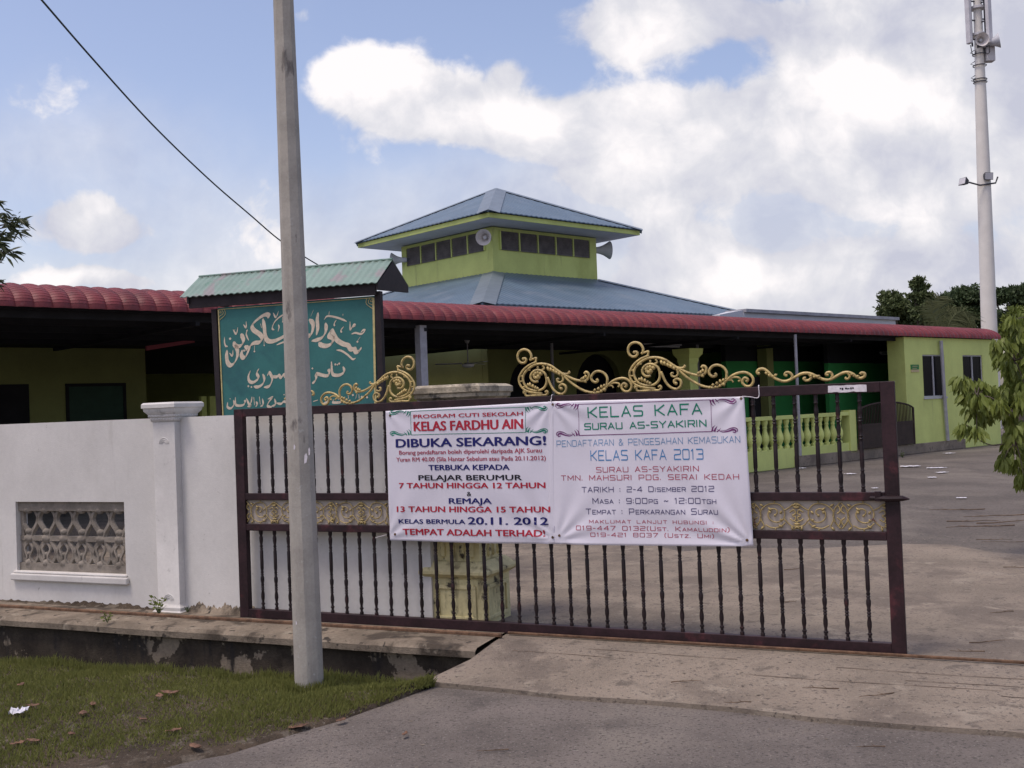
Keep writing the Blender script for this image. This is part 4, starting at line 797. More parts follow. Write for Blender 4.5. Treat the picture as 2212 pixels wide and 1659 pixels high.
for t, m_ in ((-9.97, 'steel'),):
    mb = MB(); mb.box(B, (t - .07, .14, 0), (t + .07, .28, 3.03)); obj('veranda_column', mb, M[m_], mq)
for t, d in ((.70, -.03), (-3.6, 3.6), (1.35, 3.3)):
    mb = MB(); mb.tube([B(t, d, .26), B(t, d, 3.05)], .036, 8); obj('veranda_column', mb, M['steel'], mq, smooth=40)
# floor slab and step
mb = MB(); mb.box(B, (-22, .14, 0), (12, 16, .24)); obj('floor_slab', mb, M['concrete'], mq)
mb = MB(); mb.box(B, (.5, -.03, 0), (9.0, .139, .255)); bevel(obj('step', mb, M['concrete'], mq), .01)
# hall wall with arched openings at the back of the veranda
mb = MB(); HW = 7.0
def archwall(t0, t1, arches, d, zt):
    ed = [t0]
    for (ta_, tb_, zs) in arches: ed += [ta_, tb_]
    ed.append(t1)
    for i in range(0, len(ed), 2): mb.box(B, (ed[i], d, .24), (ed[i + 1], d + .2, zt))
    for (ta_, tb_, zs) in arches:
        n = 12; r = (tb_ - ta_) / 2; c = (ta_ + tb_) / 2; pts = [(c - r * math.cos(math.pi * i / n), zs + r * math.sin(math.pi * i / n)) for i in range(n + 1)]
        V = [B(t, d, z) for t, z in pts] + [B(t, d, zt) for t, z in pts] + [B(t, d + .2, z) for t, z in pts]
        mb.add(V, [(i, i + 1, n + 2 + i, n + 1 + i) for i in range(n)] + [(i, 2 * n + 2 + i, 2 * n + 3 + i, i + 1) for i in range(n)])
archwall(TC - 5, TC + 5, [(-2.6, -1.1, 2.1), (-.2, 1.6, 2.1), (3.0, 4.4, 2.1)], DC - 5.0, 4.15)
mb.box(B, (TC - 5, DC - 4.79, .24), (TC - 4.8, DC + 5, 4.15)); mb.box(B, (TC + 4.8, DC - 4.79, .24), (TC + 5, DC + 5, 4.15)); mb.box(B, (TC - 4.79, DC + 4.8, .24), (TC + 4.79, DC + 4.99, 4.15))
obj('hall_wall', mb, M['lime_shaded'], mq)  # wall colour carries the veranda shade
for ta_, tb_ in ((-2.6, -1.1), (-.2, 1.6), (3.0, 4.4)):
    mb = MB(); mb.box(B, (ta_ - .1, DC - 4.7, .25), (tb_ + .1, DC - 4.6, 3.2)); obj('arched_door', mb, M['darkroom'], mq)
# pillar with capital
mb = MB(); pt = btz(1487, 800, 1.5)[0]
mb.loft([[B(pt - h, 1.5 - h, z), B(pt + h, 1.5 - h, z), B(pt + h, 1.5 + h, z), B(pt - h, 1.5 + h, z)] for h, z in ((.15, .25), (.15, 2.45), (.17, 2.52), (.17, 2.58), (.24, 2.68), (.25, 2.8))]); obj('lime_pillar', mb, M['lime'], mq)
mb = MB(); mb.loft([[B(3.9 - h, 3.0 - h, z), B(3.9 + h, 3.0 - h, z), B(3.9 + h, 3.0 + h, z), B(3.9 - h, 3.0 + h, z)] for h, z in ((.15, .25), (.15, 3.08))]); obj('plain_pillar', mb, M['lime_shaded'], mq)
# hall roof, tower, top roof
def pyramid(half0, z0, half1, z1, name, m):
    c4 = [(-1, -1), (1, -1), (1, 1), (-1, 1)]
    mb = MB()
    for i in range(4):
        a, b = c4[i], c4[(i + 1) % 4]; nseg = int(half0 * 2 / .19) * 4; r0, r1 = [], []
        for k in range(nseg + 1):
            s = k / nseg; hz = .012 if (k % 4) in (1, 2) else 0
            e = (a[0] + (b[0] - a[0]) * s, a[1] + (b[1] - a[1]) * s)
            r0.append(B(TC + e[0] * half0, DC + e[1] * half0, z0 + hz))
            # ribs run straight up the slope and die into the hip
            ax_ = (a[0] == b[0])
            al = e[1] if ax_ else e[0]; lim = half1 / half0
            f_ = max(abs(al) * half0, half1) / half0
            if abs(al) * half0 > half1: h = abs(al) * half0
            else: h = half1
            zz = z0 + (z1 - z0) * (half0 - h) / (half0 - half1)
            q_ = (a[0] * h, al * half0) if ax_ else (al * half0, a[1] * h)
            r1.append(B(TC + q_[0], DC + q_[1], zz + hz))
        mb.loft([[p - ZV * .03 for p in r0], r0, r1], cap=False, closed=False)
    o = obj(name, mb, m, mq)
    for (sx, sy) in c4:
        mb = MB(); wv_ = .16; nrm_ = (bv * sx * -1 * 0 + 0)
        p0_ = np.array([TC + sx * half0, DC + sy * half0]); p1_ = np.array([TC + sx * half1, DC + sy * half1]); side = np.array([-sy, sx]) / math.sqrt(2) if True else 0
        d_ = np.array([sx, sy]) / math.sqrt(2); side = np.array([-d_[1], d_[0]])
        for sg in (-1, 1):
            drop = .10
            A0 = B(*p0_, z0 + .03); A1 = B(*p1_, z1 + .03); B0 = B(*(p0_ + side * sg * wv_ * 2 - d_ * .0), z0 + .035 - drop * .0 - wv_ * 2 * (z1 - z0) / (half0 - half1) / math.sqrt(2)); B1 = B(*(p1_ + side * sg * wv_ * 2), z1 + .035 - wv_ * 2 * (z1 - z0) / (half0 - half1) / math.sqrt(2))
            # keep the flap just above the slope
            B0 = B(*(p0_ + side * sg * wv_ * 2 - d_ * wv_ * 2), z0 + .045) if False else B0
            mb.add([A0, A1, B1 + ZV * .0, B0], [(0, 1, 2, 3)])
        obj('hip_capping', mb, M['hipcap'], mq)
E5 = 5.75; zt1 = 5.50; zb1 = zt1 - .38 * (E5 - HT)
pyramid(E5, zb1, HT + .02, zt1, 'hall_roof', M['bluetin'])
mb = MB(); 
for (a, b) in (((-E5, -E5), (E5, -E5 + .04)), ((-E5, -E5 + .04), (-E5 + .04, E5)), ((E5 - .04, -E5 + .04), (E5, E5)), ((-E5 + .04, E5 - .04), (E5 - .04, E5))): mb.box(B, (TC + a[0], DC + a[1], zb1 - .15), (TC + b[0], DC + b[1], zb1 - .035))
obj('hall_fascia', mb, M['hipcap'], mq)
mb = MB(); mb.box(B, (TC - HT, DC - HT, 5.1), (TC + HT, DC + HT, 6.80)); obj('tower_wall', mb, M['lime'], mq)
TE = 3.19; ze = 7.0; pyramid(TE, ze, .02, 8.49, 'tower_roof', M['bluetin'])
mb = MB(); f2 = TE - .06
for (a, b) in (((-f2, -f2), (f2, -f2 + .03)), ((-f2, -f2 + .03), (-f2 + .03, f2)), ((f2 - .03, -f2 + .03), (f2, f2)), ((-f2 + .03, f2 - .03), (f2 - .03, f2))): mb.box(B, (TC + a[0], DC + a[1], ze - .165), (TC + b[0], DC + b[1], ze - .035))
obj('tower_fascia', mb, M['lime'], mq)
mb = MB(); f3 = f2 - .032; mb.box(B, (TC - f3, DC - f3, ze - .17), (TC + f3, DC + f3, ze - .14)); obj('tower_soffit', mb, M['soffit'], mq)
# louvred windows on the two visible faces (and the two hidden ones)
def louvre(face, i):
    a0 = -1.86 + i * .745; w = .70; zA_, zB_ = 6.16, 6.70
    def F(a, o_, z):
        return {0: B(TC + a, DC - HT - o_, z), 1: B(TC - HT - o_, DC - a, z), 2: B(TC - a, DC + HT + o_, z), 3: B(TC + HT + o_, DC + a, z)}[face]
    mb = MB(); mb.box(F, (a0, .004, zA_), (a0 + w, .010, zB_)); n = 7
    for k in range(n):
        z = zA_ + (zB_ - zA_) * (k + .5) / n; hh = (zB_ - zA_) / n * .55
        mb.add([F(a0 + .02, .012, z + hh), F(a0 + w - .02, .012, z + hh), F(a0 + w - .02, .045, z - hh), F(a0 + .02, .045, z - hh)], [(0, 1, 2, 3)])
    o = obj('louvre_window', mb, M['louvre'], mq)
    mb = MB(); mb.box(F, (a0 - .04, .001, zA_), (a0 - .001, .05, zB_))
    if i == 4: mb.box(F, (a0 + w + .001, .001, zA_), (a0 + w + .04, .05, zB_))
    obj('mullion', mb, M['lime'], o)
for face in range(4):
    for i in range(5): louvre(face, i)
# balustrade
bal = MB(); bal.box(B, (-9.7, .0, 0), (2.9, .13, .45)); bal.box(B, (-9.7, -.02, 1.11), (2.9, .15, 1.2))
balu = obj('balustrade', bal, M['lime'], mq); bevel(balu, .01)
mb = MB(); prof = [(0, .075), (.05, .075), (.06, .05), (.10, .045), (.14, .07), (.22, .098), (.30, .09), (.40, .055), (.46, .045), (.49, .06), (.52, .045), (.56, .06), (.60, .075), (.66, .075)]
t0 = -9.5; b0 = B(t0, .065, .45); mb.lathe(b0, prof, 12); first = obj('baluster', mb, M['lime'], balu, own=b0, smooth=50)
for i in range(1, 44):
    c = first.copy(); C.objects.link(c); c.parent = balu; c.location = tuple(np.array(first.location) + bv * .2805 * i)
mb = MB(); mb.box(B, (2.905, -.03, .2), (3.2, .2, 1.24)); obj('balustrade_post', mb, M['lime'], mq)
# entrance leaf gate
mb = MB(); ga_, gb2 = 3.22, 6.02
def archz(t): x = (t - (ga_ + gb2) / 2) / ((gb2 - ga_) / 2); return 1.20 + .26 * math.sqrt(max(0, 1 - (x * .96) ** 2)) - .07
mb.box(B, (ga_, -.09, .26), (ga_ + .05, -.05, archz(ga_))); mb.box(B, (gb2 - .05, -.09, .26), (gb2, -.05, archz(gb2)))
mb.box(B, (ga_ + .05, -.085, .27), (gb2 - .05, -.055, .38)); mb.box(B, (ga_ + .05, -.085, .82), (gb2 - .05, -.055, .88)); mb.box(B, (ga_ + .05, -.075, .38), (gb2 - .05, -.065, .82))
for t in np.arange(ga_ + .1, gb2 - .05, .075): mb.tube([B(t, -.07, .88), B(t, -.07, archz(t))], .012, 4)
mb.tube([B(t, -.07, archz(t)) for t in np.linspace(ga_, gb2, 24)], .024, 6)
obj('entrance_gate', mb, M['brown_gate'], mq)
# annex with windows
AW = .02; wins = [(btz(*zm(1400, 600, 2.37)(1663, 490))[0], btz(*zm(1400, 600, 2.37)(1787, 600))[0]), (btz(*zm(1400, 600, 2.37)(1880, 495))[0], btz(*zm(1400, 600, 2.37)(1992, 600))[0])]
mb = MB(); za, zb = 1.47, 2.62; ed = [5.85]
for w in wins: ed += list(w)
ed.append(11.4)
for i in range(0, len(ed), 2): mb.box(B, (ed[i], AW, 0 if ed[i + 1] > 9 else .0), (ed[i + 1], AW + .18, 3.08))
for w in wins: mb.box(B, (w[0], AW, 0), (w[1], AW + .18, za)); mb.box(B, (w[0], AW, zb), (w[1], AW + .18, 3.08))
mb.box(B, (11.22, AW + .181, 0), (11.4, 9, 3.08)); mb.box(B, (5.85, AW + .181, 0), (6.0, .5, 3.08))
obj('annex_wall', mb, M['lime'], mq)
for w in wins:
    mb = MB(); wd = .035; f_ = AW + .03
    mb.box(B, (w[0], f_, za), (w[0] + wd, f_ + .05, zb)); mb.box(B, (w[1] - wd, f_, za), (w[1], f_ + .05, zb)); mb.box(B, (w[0] + wd, f_, za), (w[1] - wd, f_ + .05, za + wd)); mb.box(B, (w[0] + wd, f_, zb - wd), (w[1] - wd, f_ + .05, zb))
    m_ = (w[0] + w[1]) / 2; mb.box(B, (m_ - .02, f_ - .01, za + wd), (m_ + .02, f_ + .05, zb - wd)); wo_ = obj('window', mb, M['alu'], mq)
    mb = MB(); mb.box(B, (w[0] + wd, f_ + .02, za + wd), (w[1] - wd, f_ + .03, zb - wd)); obj('pane', mb, M['glass'], wo_)
    mb = MB(); mb.box(B, (w[0] - .03, AW - .03, za - .05), (w[1] + .03, AW - .001, za - .003)); obj('sill', mb, M['alu'], wo_)
mb = MB(); mb.tube([B(7.75, -.06, 3.0), B(7.8, -.06, 1.5), B(7.88, -.06, .26)], .05, 8); obj('drainpipe', mb, M['steel'], mq, smooth=40)
# green room behind the entrance
mb = MB(); mb.box(B, (2.4, 3.2, .24), (11.2, 3.35, 2.62)); gq = btz(1790, 820, 2.0)[0]; mb.box(B, (gq, 2.0, .24), (9.2, 2.12, 2.5)); obj('green_room_wall', mb, M['limedeep'], mq); mb = MB(); mb.box(B, (gq, 2.0, 2.501), (9.2, 2.12, 3.08)); mb.box(B, (2.4, 3.2, 2.621), (11.2, 3.35, 3.08)); obj('painted_shade_panel', mb, M['under'], mq)  # dark panels stand in for the shade above the green walls
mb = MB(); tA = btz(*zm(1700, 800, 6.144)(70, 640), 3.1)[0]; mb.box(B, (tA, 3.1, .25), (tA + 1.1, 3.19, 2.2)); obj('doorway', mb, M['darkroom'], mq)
# left wing
lw = 7.0; LWR = btz(316, 850, lw)[0]; wl = lambda x: btz(x, 850, lw)[0]
mb = MB(); mb.box(B, (-30, lw, .0), (LWR, lw + .15, 3.08)); mb.box(B, (LWR - .15, lw + .151, 0), (LWR, 18, 3.08)); obj('left_wing_wall', mb, M['lime_shaded'], mq)
mb = MB(); mb.box(B, (-24, 18.01, 0), (TC - 5.1, 18.2, 3.08)); obj('rear_wall', mb, M['lime_shaded'], mq)
zw = btz(205, 828, lw)[1]
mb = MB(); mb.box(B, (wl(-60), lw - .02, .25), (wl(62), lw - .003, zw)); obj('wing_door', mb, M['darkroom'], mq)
mb = MB(); wa, wb = wl(148), wl(265); mb.box(B, (wa - .06, lw - .03, .9), (wa, lw - .003, zw)); mb.box(B, (wb, lw - .03, .9), (wb + .06, lw - .003, zw)); mb.box(B, (wa, lw - .03, zw - .06), (wb, lw - .003, zw)); wo_ = obj('wing_window', mb, M['darkroom'], mq)
mb = MB(); mb.box(B, (wa, lw - .015, .9), (wb, lw - .004, zw - .06)); obj('pane', mb, M['greendoor'], wo_)
mb = MB(); a_ = btz(433, 890, 5)[0]; mb.box(B, (btz(436, 890, 5)[0], 5, 0), (btz(447, 890, 5)[0], 5.1, 2.05)); mb.box(B, (btz(454, 890, 5)[0], 5, 0), (btz(490, 890, 5)[0] + .6, 5.1, 2.05)); obj('side_wall', mb, M['lime'], mq)
mb = MB(); z0_ = zm(0, 550, 3.16); pA = onplane(*z0_(1055, 752), BA + bn * 4.2, bn); pB = onplane(*z0_(1400, 703), BA + bn * 4.2, bn)
dirA = bn; LA = 2.8
pE = pA.copy(); kk = np.array(pA); 
mb.add([pA, pB, pB - ZV * .06, pA - ZV * .08] + [p + bn * .05 for p in (pA, pB, pB - ZV * .06, pA - ZV * .08)], [(0, 1, 2, 3), (7, 6, 5, 4), (0, 4, 5, 1), (3, 2, 6, 7), (0, 3, 7, 4), (1, 5, 6, 2)])
pC = pB + (pB - pA) / np.linalg.norm(pB - pA) * -.05; mb.add([pC, pC + (pA - pB) * .07, pC + (pA - pB) * .07 + ZV * .24, pC + ZV * .26] + [p + bn * .05 for p in (pC, pC + (pA - pB) * .07, pC + (pA - pB) * .07 + ZV * .24, pC + ZV * .26)], [(0, 1, 2, 3), (7, 6, 5, 4), (0, 4, 5, 1), (3, 2, 6, 7), (0, 3, 7, 4), (1, 5, 6, 2)])
obj('barge_board', mb, M['flange'], mq)
# rear flat parapet right of the hall and the maroon gable left of the tower
PD = 5.1; pT0 = btz(1604, 665, PD); pT1 = btz(1925, 687, PD); pTm = btz(1556, 671, PD)
mb = MB(); zz = (pT0[1] + pT1[1]) / 2
mb.box(B, (pT0[0] + .05, PD, 3.42), (pT1[0] + .3, 9, zz - .10)); mb.loft([[B(pTm[0], PD + .02, 3.42), B(pTm[0], 9, 3.42), B(pTm[0], 9, zz - .2), B(pTm[0], PD + .02, zz - .2)], [B(pT0[0] + .049, PD + .02, 3.42), B(pT0[0] + .049, 9, 3.42), B(pT0[0] + .049, 9, zz - .03), B(pT0[0] + .049, PD + .02, zz - .03)]]); obj('parapet', mb, M['soffit'], mq)
mb = MB(); mb.box(B, (pT0[0] + .05, PD - .1, zz - .099), (pT1[0] + .4, 9.1, zz)); obj('parapet_cap', mb, M['steel'], mq)
# ceiling fans and a tube lamp under the veranda roof
def fan(x, y, ytop, d, label):
    t, z = btz(x, y, d); _, zt_2 = btz(x, ytop, d); root = thing('ceiling_fan', label, 'fan', B(t, d, z))
    mb = MB(); mb.tube([B(t, d, z), B(t, d, 3.45)], .012, 6); mb.lathe(B(t, d, zt_2 - .06), [(0, .03), (.1, .07), (.12, .02)], 10); obj('downrod', mb, M['steel'], root)
    mb = MB(); mb.lathe(B(t, d, z - .06), [(0, .03), (.02, .11), (.07, .13), (.1, .05)], 14); obj('motor', mb, M['soffit'], root, smooth=40)
    for k in range(3):
        a = k * 2.094 + .4; mb = MB(); c, s_ = math.cos(a), math.sin(a); F = lambda r, w, h: B(t + c * r - s_ * w, d + s_ * r + c * w, z + .03 + h + w * .12)
        mb.box(F, (.12, -.06, -.004), (.65, .06, .004)); obj('blade', mb, M['steel'], root)
fan(1011, 788, 735, 2.6, 'grey ceiling fan hanging on a rod under the red veranda roof')
a_ = btz(1389, 742, 3.3); b2 = btz(1470, 744, 3.3)
mb = MB(); F = lambda x, y, z: B(x, 3.3 + y, z); mb.box(F, (a_[0], -.04, a_[1] - .04), (b2[0], .04, a_[1] + .04)); mb.tube([B(a_[0] + .05, 3.3, a_[1] - .065), B(b2[0] - .05, 3.3, a_[1] - .065)], .02, 8)
o = obj('tube_lamp', mb, M['soffit'], loc=B(a_[0], 3.3, a_[1])); tag(o, 'unlit white tube lamp hung under the veranda roof above the second gold scroll', 'lamp')
a_ = btz(1902, 762, 1.7); b2 = btz(1927, 759, 1.7)
mb = MB(); F = lambda x, y, z: B(x, 1.7 + y, z); mb.box(F, (a_[0], -.03, a_[1] - .02), (b2[0], .03, a_[1] + .03)); mb.tube([B(a_[0] + .03, 1.7, a_[1] - .04), B(b2[0] - .03, 1.7, a_[1] - .04)], .02, 8)
o = obj('tube_lamp', mb, M['soffit'], loc=B(a_[0], 1.7, a_[1])); tag(o, 'small white tube lamp in the dark above the green entrance wall', 'lamp')
mb = MB(); zn = zm(1400, 600, 2.37); s0 = btz(*zn(1600, 546)); s1 = btz(*zn(1643, 572)); mb.box(B, (s0[0], .001, s1[1]), (s1[0], .018, s0[1]))
no = thing('notice_plate', 'small green and cream notice plate on the lime wall beside the annex window', 'notice', B(s0[0], 0, s1[1]))
obj('upper_panel', mb, M['notice_green'], no); s2 = btz(*zn(1643, 586)); mb = MB(); mb.box(B, (s0[0], .001, s2[1]), (s1[0], .018, s1[1] - .002)); obj('lower_panel', mb, M['notice_cream'], no)
mb = MB()
for k in range(3): mb.box(B, (s0[0] + .06, -.004, s0[1] - .05 - .055 * k), (s1[0] - .08 - .05 * (k % 2), .0005, s0[1] - .035 - .055 * k))
obj('notice_print', mb, M['notice_cream'], no)

# horn loudspeakers
def horn(pos, dirv, size, label, mpole=None, group='horn loudspeakers'):
    pos = np.array(pos, float); dirv = np.array(dirv, float) / np.linalg.norm(dirv)
    root = thing('horn_speaker', label, 'loudspeaker', pos, group)
    prof = [(0, .30), (.10, .34), (.32, .36), (.45, .42), (.62, .56), (.78, .78), (.90, .97), (.93, 1.0), (.915, .96), (.80, .74), (.64, .52), (.48, .36)]
    mb = MB(); mb.lathe(pos, [(z * size * 1.5, r * size * .62) for z, r in prof[:8]], 24, axis=dirv); mb.f.pop(); mb.m.pop(); obj('bell', mb, M['horn'], root, smooth=40)
    mb = MB(); mb.lathe(pos, [(z * size * 1.5, r * size * .62) for z, r in prof[7:]], 24, axis=dirv); mb.f.pop(-2); mb.m.pop(-2); obj('throat', mb, M['hornin'], root, smooth=40)
    mb = MB(); mb.lathe(pos, [(size * .55, .02 * size), (size * .62, .17 * size), (size * 1.0, .13 * size), (size * 1.05, .03 * size)], 12, axis=dirv); obj('driver', mb, M['horn'], root, smooth=40)
    mb = MB(); mb.lathe(pos - dirv * size * .35, [(0, .12 * size), (size * .36, .15 * size)], 12, axis=dirv); obj('bracket', mb, M['darkmetal'], root, smooth=40)
    return root
hp = onplane(*zm(800, 400, 3.16)(985, 447), B(TC - HT - .1, DC, 0), bv); horn(hp, np.array([-.25, -1, -.12]), .37, 'round cream horn loudspeaker facing the camera beside the tower corner')
hp = B(TC + HT + .05, DC - HT + .3, btz(*zm(800, 400, 3.16)(1745, 525), DC - HT)[1]); horn(hp, np.array([1, .25, .0]), .46, 'grey horn loudspeaker pointing right from the tower wall edge')
hp = B(TC - HT - .05, DC + HT - .35, 6.35); horn(hp, np.array([-1, .15, .05]), .36, 'grey horn loudspeaker half hidden at the left edge of the tower')

# ------------------------------------------------------------------ telecom monopole
YM = 45.
mp_ = thing('telecom_mast', 'tall white telecom mast with antennas behind the red veranda roof', 'mast', aty(2137, 866, YM) * np.array([1, 1, 0]))
pb, pt_ = aty(2137, 712, YM), aty(2118, 190, YM); up2 = (pt_ - pb) / (pt_[2] - pb[2])
def mpt(z): return pb + up2 * (z - pb[2])
zof = lambda y: aty(2118, y, YM)[2]
mb = MB(); mb.lathe(mpt(0), [(0, .36), (zof(710), .315), (zof(400), .27), (zof(200), .225), (zof(130), .19), (zof(-40), .16)], 24, axis=up2); obj('shaft', mb, M['mono'], mp_, smooth=30)
for k, (a, dz) in enumerate(((200, 0), (20, .1), (300, -.1))):
    mb = MB(); c = mpt(zof(45)); d_ = np.array([math.cos(rad(a)), math.sin(rad(a)), 0]); p_ = np.array([-d_[1], d_[0], 0]); F = lambda x, y, z: c + p_ * x + d_ * y + ZV * z
    mb.box(F, (-.12, .42, -1.0 + dz), (.12, .58, 1.2 + dz)); o = obj('panel_antenna', mb, M['antenna'], mp_); bevel(o, .03)
    mb = MB(); mb.tube([F(0, .36, -1.1 + dz), F(0, .36, 1.25 + dz)], .04, 6)
    for zz_ in (-.8, 0, .8): mb.tube([F(0, 0, zz_ + dz), F(0, .42, zz_ + dz)], .035, 6)
    mb.tube(spline([F(.0, .46, -1.05 + dz), F(.05, .42, -1.45), F(.02, .25, -1.4), F(0, .12, -1.0)], 5), .018, 5)
    obj('antenna_mount', mb, M['darkmetal'], mp_)
for yy in (20, 78):
    mb = MB(); mb.lathe(mpt(zof(yy)), [(0, .3), (.1, .3)], 20, axis=up2); obj('collar', mb, M['antenna'], mp_)
for yy in (118, 142, 172, 178):
    mb = MB(); c = mpt(zof(yy)); mb.tube([c + np.array([math.cos(a) * .26, math.sin(a) * .26, 0]) for a in np.linspace(0, 6.283, 17)], .022, 5); mb.tube([c + np.array([-.22, -.05, 0]), c + np.array([-.42, -.1, .05]), c + np.array([-.24, -.1, .16])], .018, 5); obj('cable_clamp', mb, M['darkmetal'], mp_)
mb = MB(); c = mpt(zof(112)); F = lambda x, y, z: c + np.array([x, y, z]); mb.box(F, (.2, -.25, -.45), (.55, .1, .25)); obj('equipment_box', mb, M['antenna'], mp_)
c = mpt(zof(402)); mb = MB(); mb.tube([c + np.array([-.75, -.3, .12]), c + np.array([-.3, -.3, -.02]), c + np.array([.35, -.3, .05]), c + np.array([.45, -.3, .3])], .035, 6); obj('lamp_arm', mb, M['darkmetal'], mp_)
def flood(pos, aim, label):
    root = thing('floodlight', label, 'floodlight', pos, 'floodlights on the telecom mast'); a = np.array(aim, float) / np.linalg.norm(aim); s_ = np.cross(a, ZV); s_ /= np.linalg.norm(s_); u_ = np.cross(s_, a); F = lambda x, y, z: np.array(pos) + s_ * x + a * y + u_ * z
    mb = MB(); mb.loft([[F(-.12, -.12, -.08), F(.12, -.12, -.08), F(.12, -.12, .08), F(-.12, -.12, .08)], [F(-.2, .1, -.15), F(.2, .1, -.15), F(.2, .1, .15), F(-.2, .1, .15)]]); obj('housing', mb, M['darkmetal'], root)
    mb = MB(); mb.box(F, (-.18, .101, -.13), (.18, .112, .13)); obj('lens', mb, M['antenna'], root)
flood(aty(2083, 393, YM - .3), (-.9, -.3, .25), 'small floodlight tilted outward on the left end of the mast arm'); flood(aty(2133, 381, YM - .3), (.25, -1, -.1), 'square floodlight on the right end of the mast arm')
horn(aty(2112, 92, YM - .35), np.array([-.12, -1, -.1]), .44, 'grey horn loudspeaker facing the camera high on the telecom mast'); horn(aty(2120, 98, YM - .2), np.array([1, -.45, .15]), .5, 'grey horn loudspeaker aimed right high on the telecom mast')

# ------------------------------------------------------------------ trees
def leaf_mesh(cs, ls, ws, droop=0., jitter=1.0, dirs=None):
    """rhombic folded leaves at points cs"""
    n = len(cs); V = np.zeros((n, 4, 3)); d = RNG.normal(size=(n, 3)) if dirs is None else dirs + RNG.normal(size=(n, 3)) * jitter
    d[:, 2] -= droop; d /= np.linalg.norm(d, axis=1)[:, None]
    h = RNG.normal(size=(n, 3)); s = np.cross(d, h); s /= np.linalg.norm(s, axis=1)[:, None] + 1e-9
    V[:, 0] = cs; V[:, 1] = cs + d * ls[:, None] * .45 + s * ws[:, None] * .5; V[:, 2] = cs + d * ls[:, None]; V[:, 3] = cs + d * ls[:, None] * .45 - s * ws[:, None] * .5
    mb = MB(); mb.v = V.reshape(-1, 3).tolist(); mb.f = [(4 * i, 4 * i + 1, 4 * i + 2, 4 * i + 3) for i in range(n)]; mb.m = [0] * n; return mb
def tree(name, label, base, clumps, nleaf, ll, m, trunk_r=.18, droop=.2, group=None, spread=.75):
    base = np.array(base, float); root = thing(name, label, 'tree', base, group); nleaf = int(nleaf * 2.4); ll *= .62
    cs = []; w = np.array([c[3] ** 2 for c in clumps]); w = w / w.sum()
    for (x, y, z, r), ww in zip(clumps, w):
        n = int(nleaf * ww); k = max(3, int(n / 44)); sub = RNG.normal(size=(k, 3)); sub /= np.linalg.norm(sub, axis=1)[:, None]; sub *= (RNG.random((k, 1)) ** .4) * r; sub[:, 2] *= spread
        idx = RNG.integers(0, k, n); p = sub[idx] + RNG.normal(size=(n, 3)) * np.array([.17, .17, .07]) * r * .9; cs.append(p + np.array([x, y, z]))
    cs = np.concatenate(cs); n = len(cs); mb = leaf_mesh(cs, ll * RNG.uniform(.6, 1.3, n), ll * RNG.uniform(.35, .6, n), droop)
    obj('crown', mb, m, root)
    mb = MB(); zt_3 = sum(c[2] for c in clumps) / len(clumps); cx = sum(c[0] for c in clumps) / len(clumps); cy = sum(c[1] for c in clumps) / len(clumps); fork = np.array([base[0] * .5 + cx * .5, base[1] * .5 + cy * .5, base[2] + (zt_3 - base[2]) * .6])
    mb.tube(spline([base, base * .6 + fork * .4 + np.array([.08, .05, 0]), fork], 5), list(np.linspace(trunk_r, trunk_r * .6, 11)), 8)
    for (x, y, z, r) in clumps: mb.tube(spline([fork, (fork + np.array([x, y, z])) / 2 + np.array([0, 0, .2]), np.array([x, y, z])], 4), list(np.linspace(trunk_r * .5, trunk_r * .08, 9)), 6)
    obj('trunk', mb, M['bark'], root, smooth=True)
    return root
def clp(lst, Y): return [(*aty(x, y, Y + dy), r / FL * Y) for (x, y, r, dy) in lst]
GR = 'trees behind the hall'
tree('layered_tree', 'grey green tree with tiered clumps beside the flat parapet roof', aty(1945, 866, 44) * np.array([1, 1, 0]), clp([(1922, 645, 22, 0), (1915, 668, 18, .5), (1935, 660, 24, -.5), (1955, 672, 24, 0), (1940, 695, 26, .4), (1965, 700, 24, 0), (1925, 690, 16, 0), (1975, 685, 16, 0)], 44), 5200, .30, M['leaf_mid'], .18, .1, GR)
tree('slender_tree', 'slim open tree with a narrow pointed top behind the veranda roof', aty(1990, 866, 42) * np.array([1, 1, 0]), clp([(1984, 606, 12, 0), (1978, 616, 11, 0), (1990, 622, 15, .2), (1975, 640, 13, 0), (1996, 640, 17, 0), (1985, 655, 14, .2), (2002, 660, 18, 0), (1990, 680, 18, 0), (2008, 690, 20, 0), (1978, 668, 10, 0)], 42), 3600, .26, M['leaf_mid'], .12, .05, GR, .5)
tree('broad_tree', 'large dark broad crowned tree between the palm and the telecom mast', aty(2075, 866, 60) * np.array([1, 1, 0]), clp([(2040, 660, 34, 0), (2070, 650, 34, 1), (2095, 640, 32, 0), (2110, 660, 36, 1), (2060, 690, 40, 0), (2095, 695, 40, 0), (2035, 700, 30, 1), (2118, 640, 20, 0), (2025, 680, 24, 1)], 60), 9000, .40, M['leaf_dark'], .35, .2, GR)
tree('gappy_tree', 'dark tree with sky gaps in its crown, between the telecom mast and the young tree', aty(2175, 866, 58) * np.array([1, 1, 0]), clp([(2150, 645, 22, 0), (2175, 640, 26, 0), (2200, 645, 30, 1), (2225, 640, 36, 0), (2150, 690, 26, 0), (2190, 690, 34, 0), (2230, 690, 44, 0), (2155, 720, 30, 0), (2260, 660, 44, 0)], 58), 7000, .40, M['leaf_dark'], .3, .2, GR)
tree('bushy_tree', 'brighter green bushy tree just above the far end of the red roof', aty(2200, 866, 46) * np.array([1, 1, 0]), clp([(2190, 690, 22, 0), (2180, 710, 20, 0), (2205, 675, 22, 0), (2225, 700, 40, 0), (2185, 730, 24, 0)], 46), 3500, .30, M['leaf_lime'], .2, .2, GR)
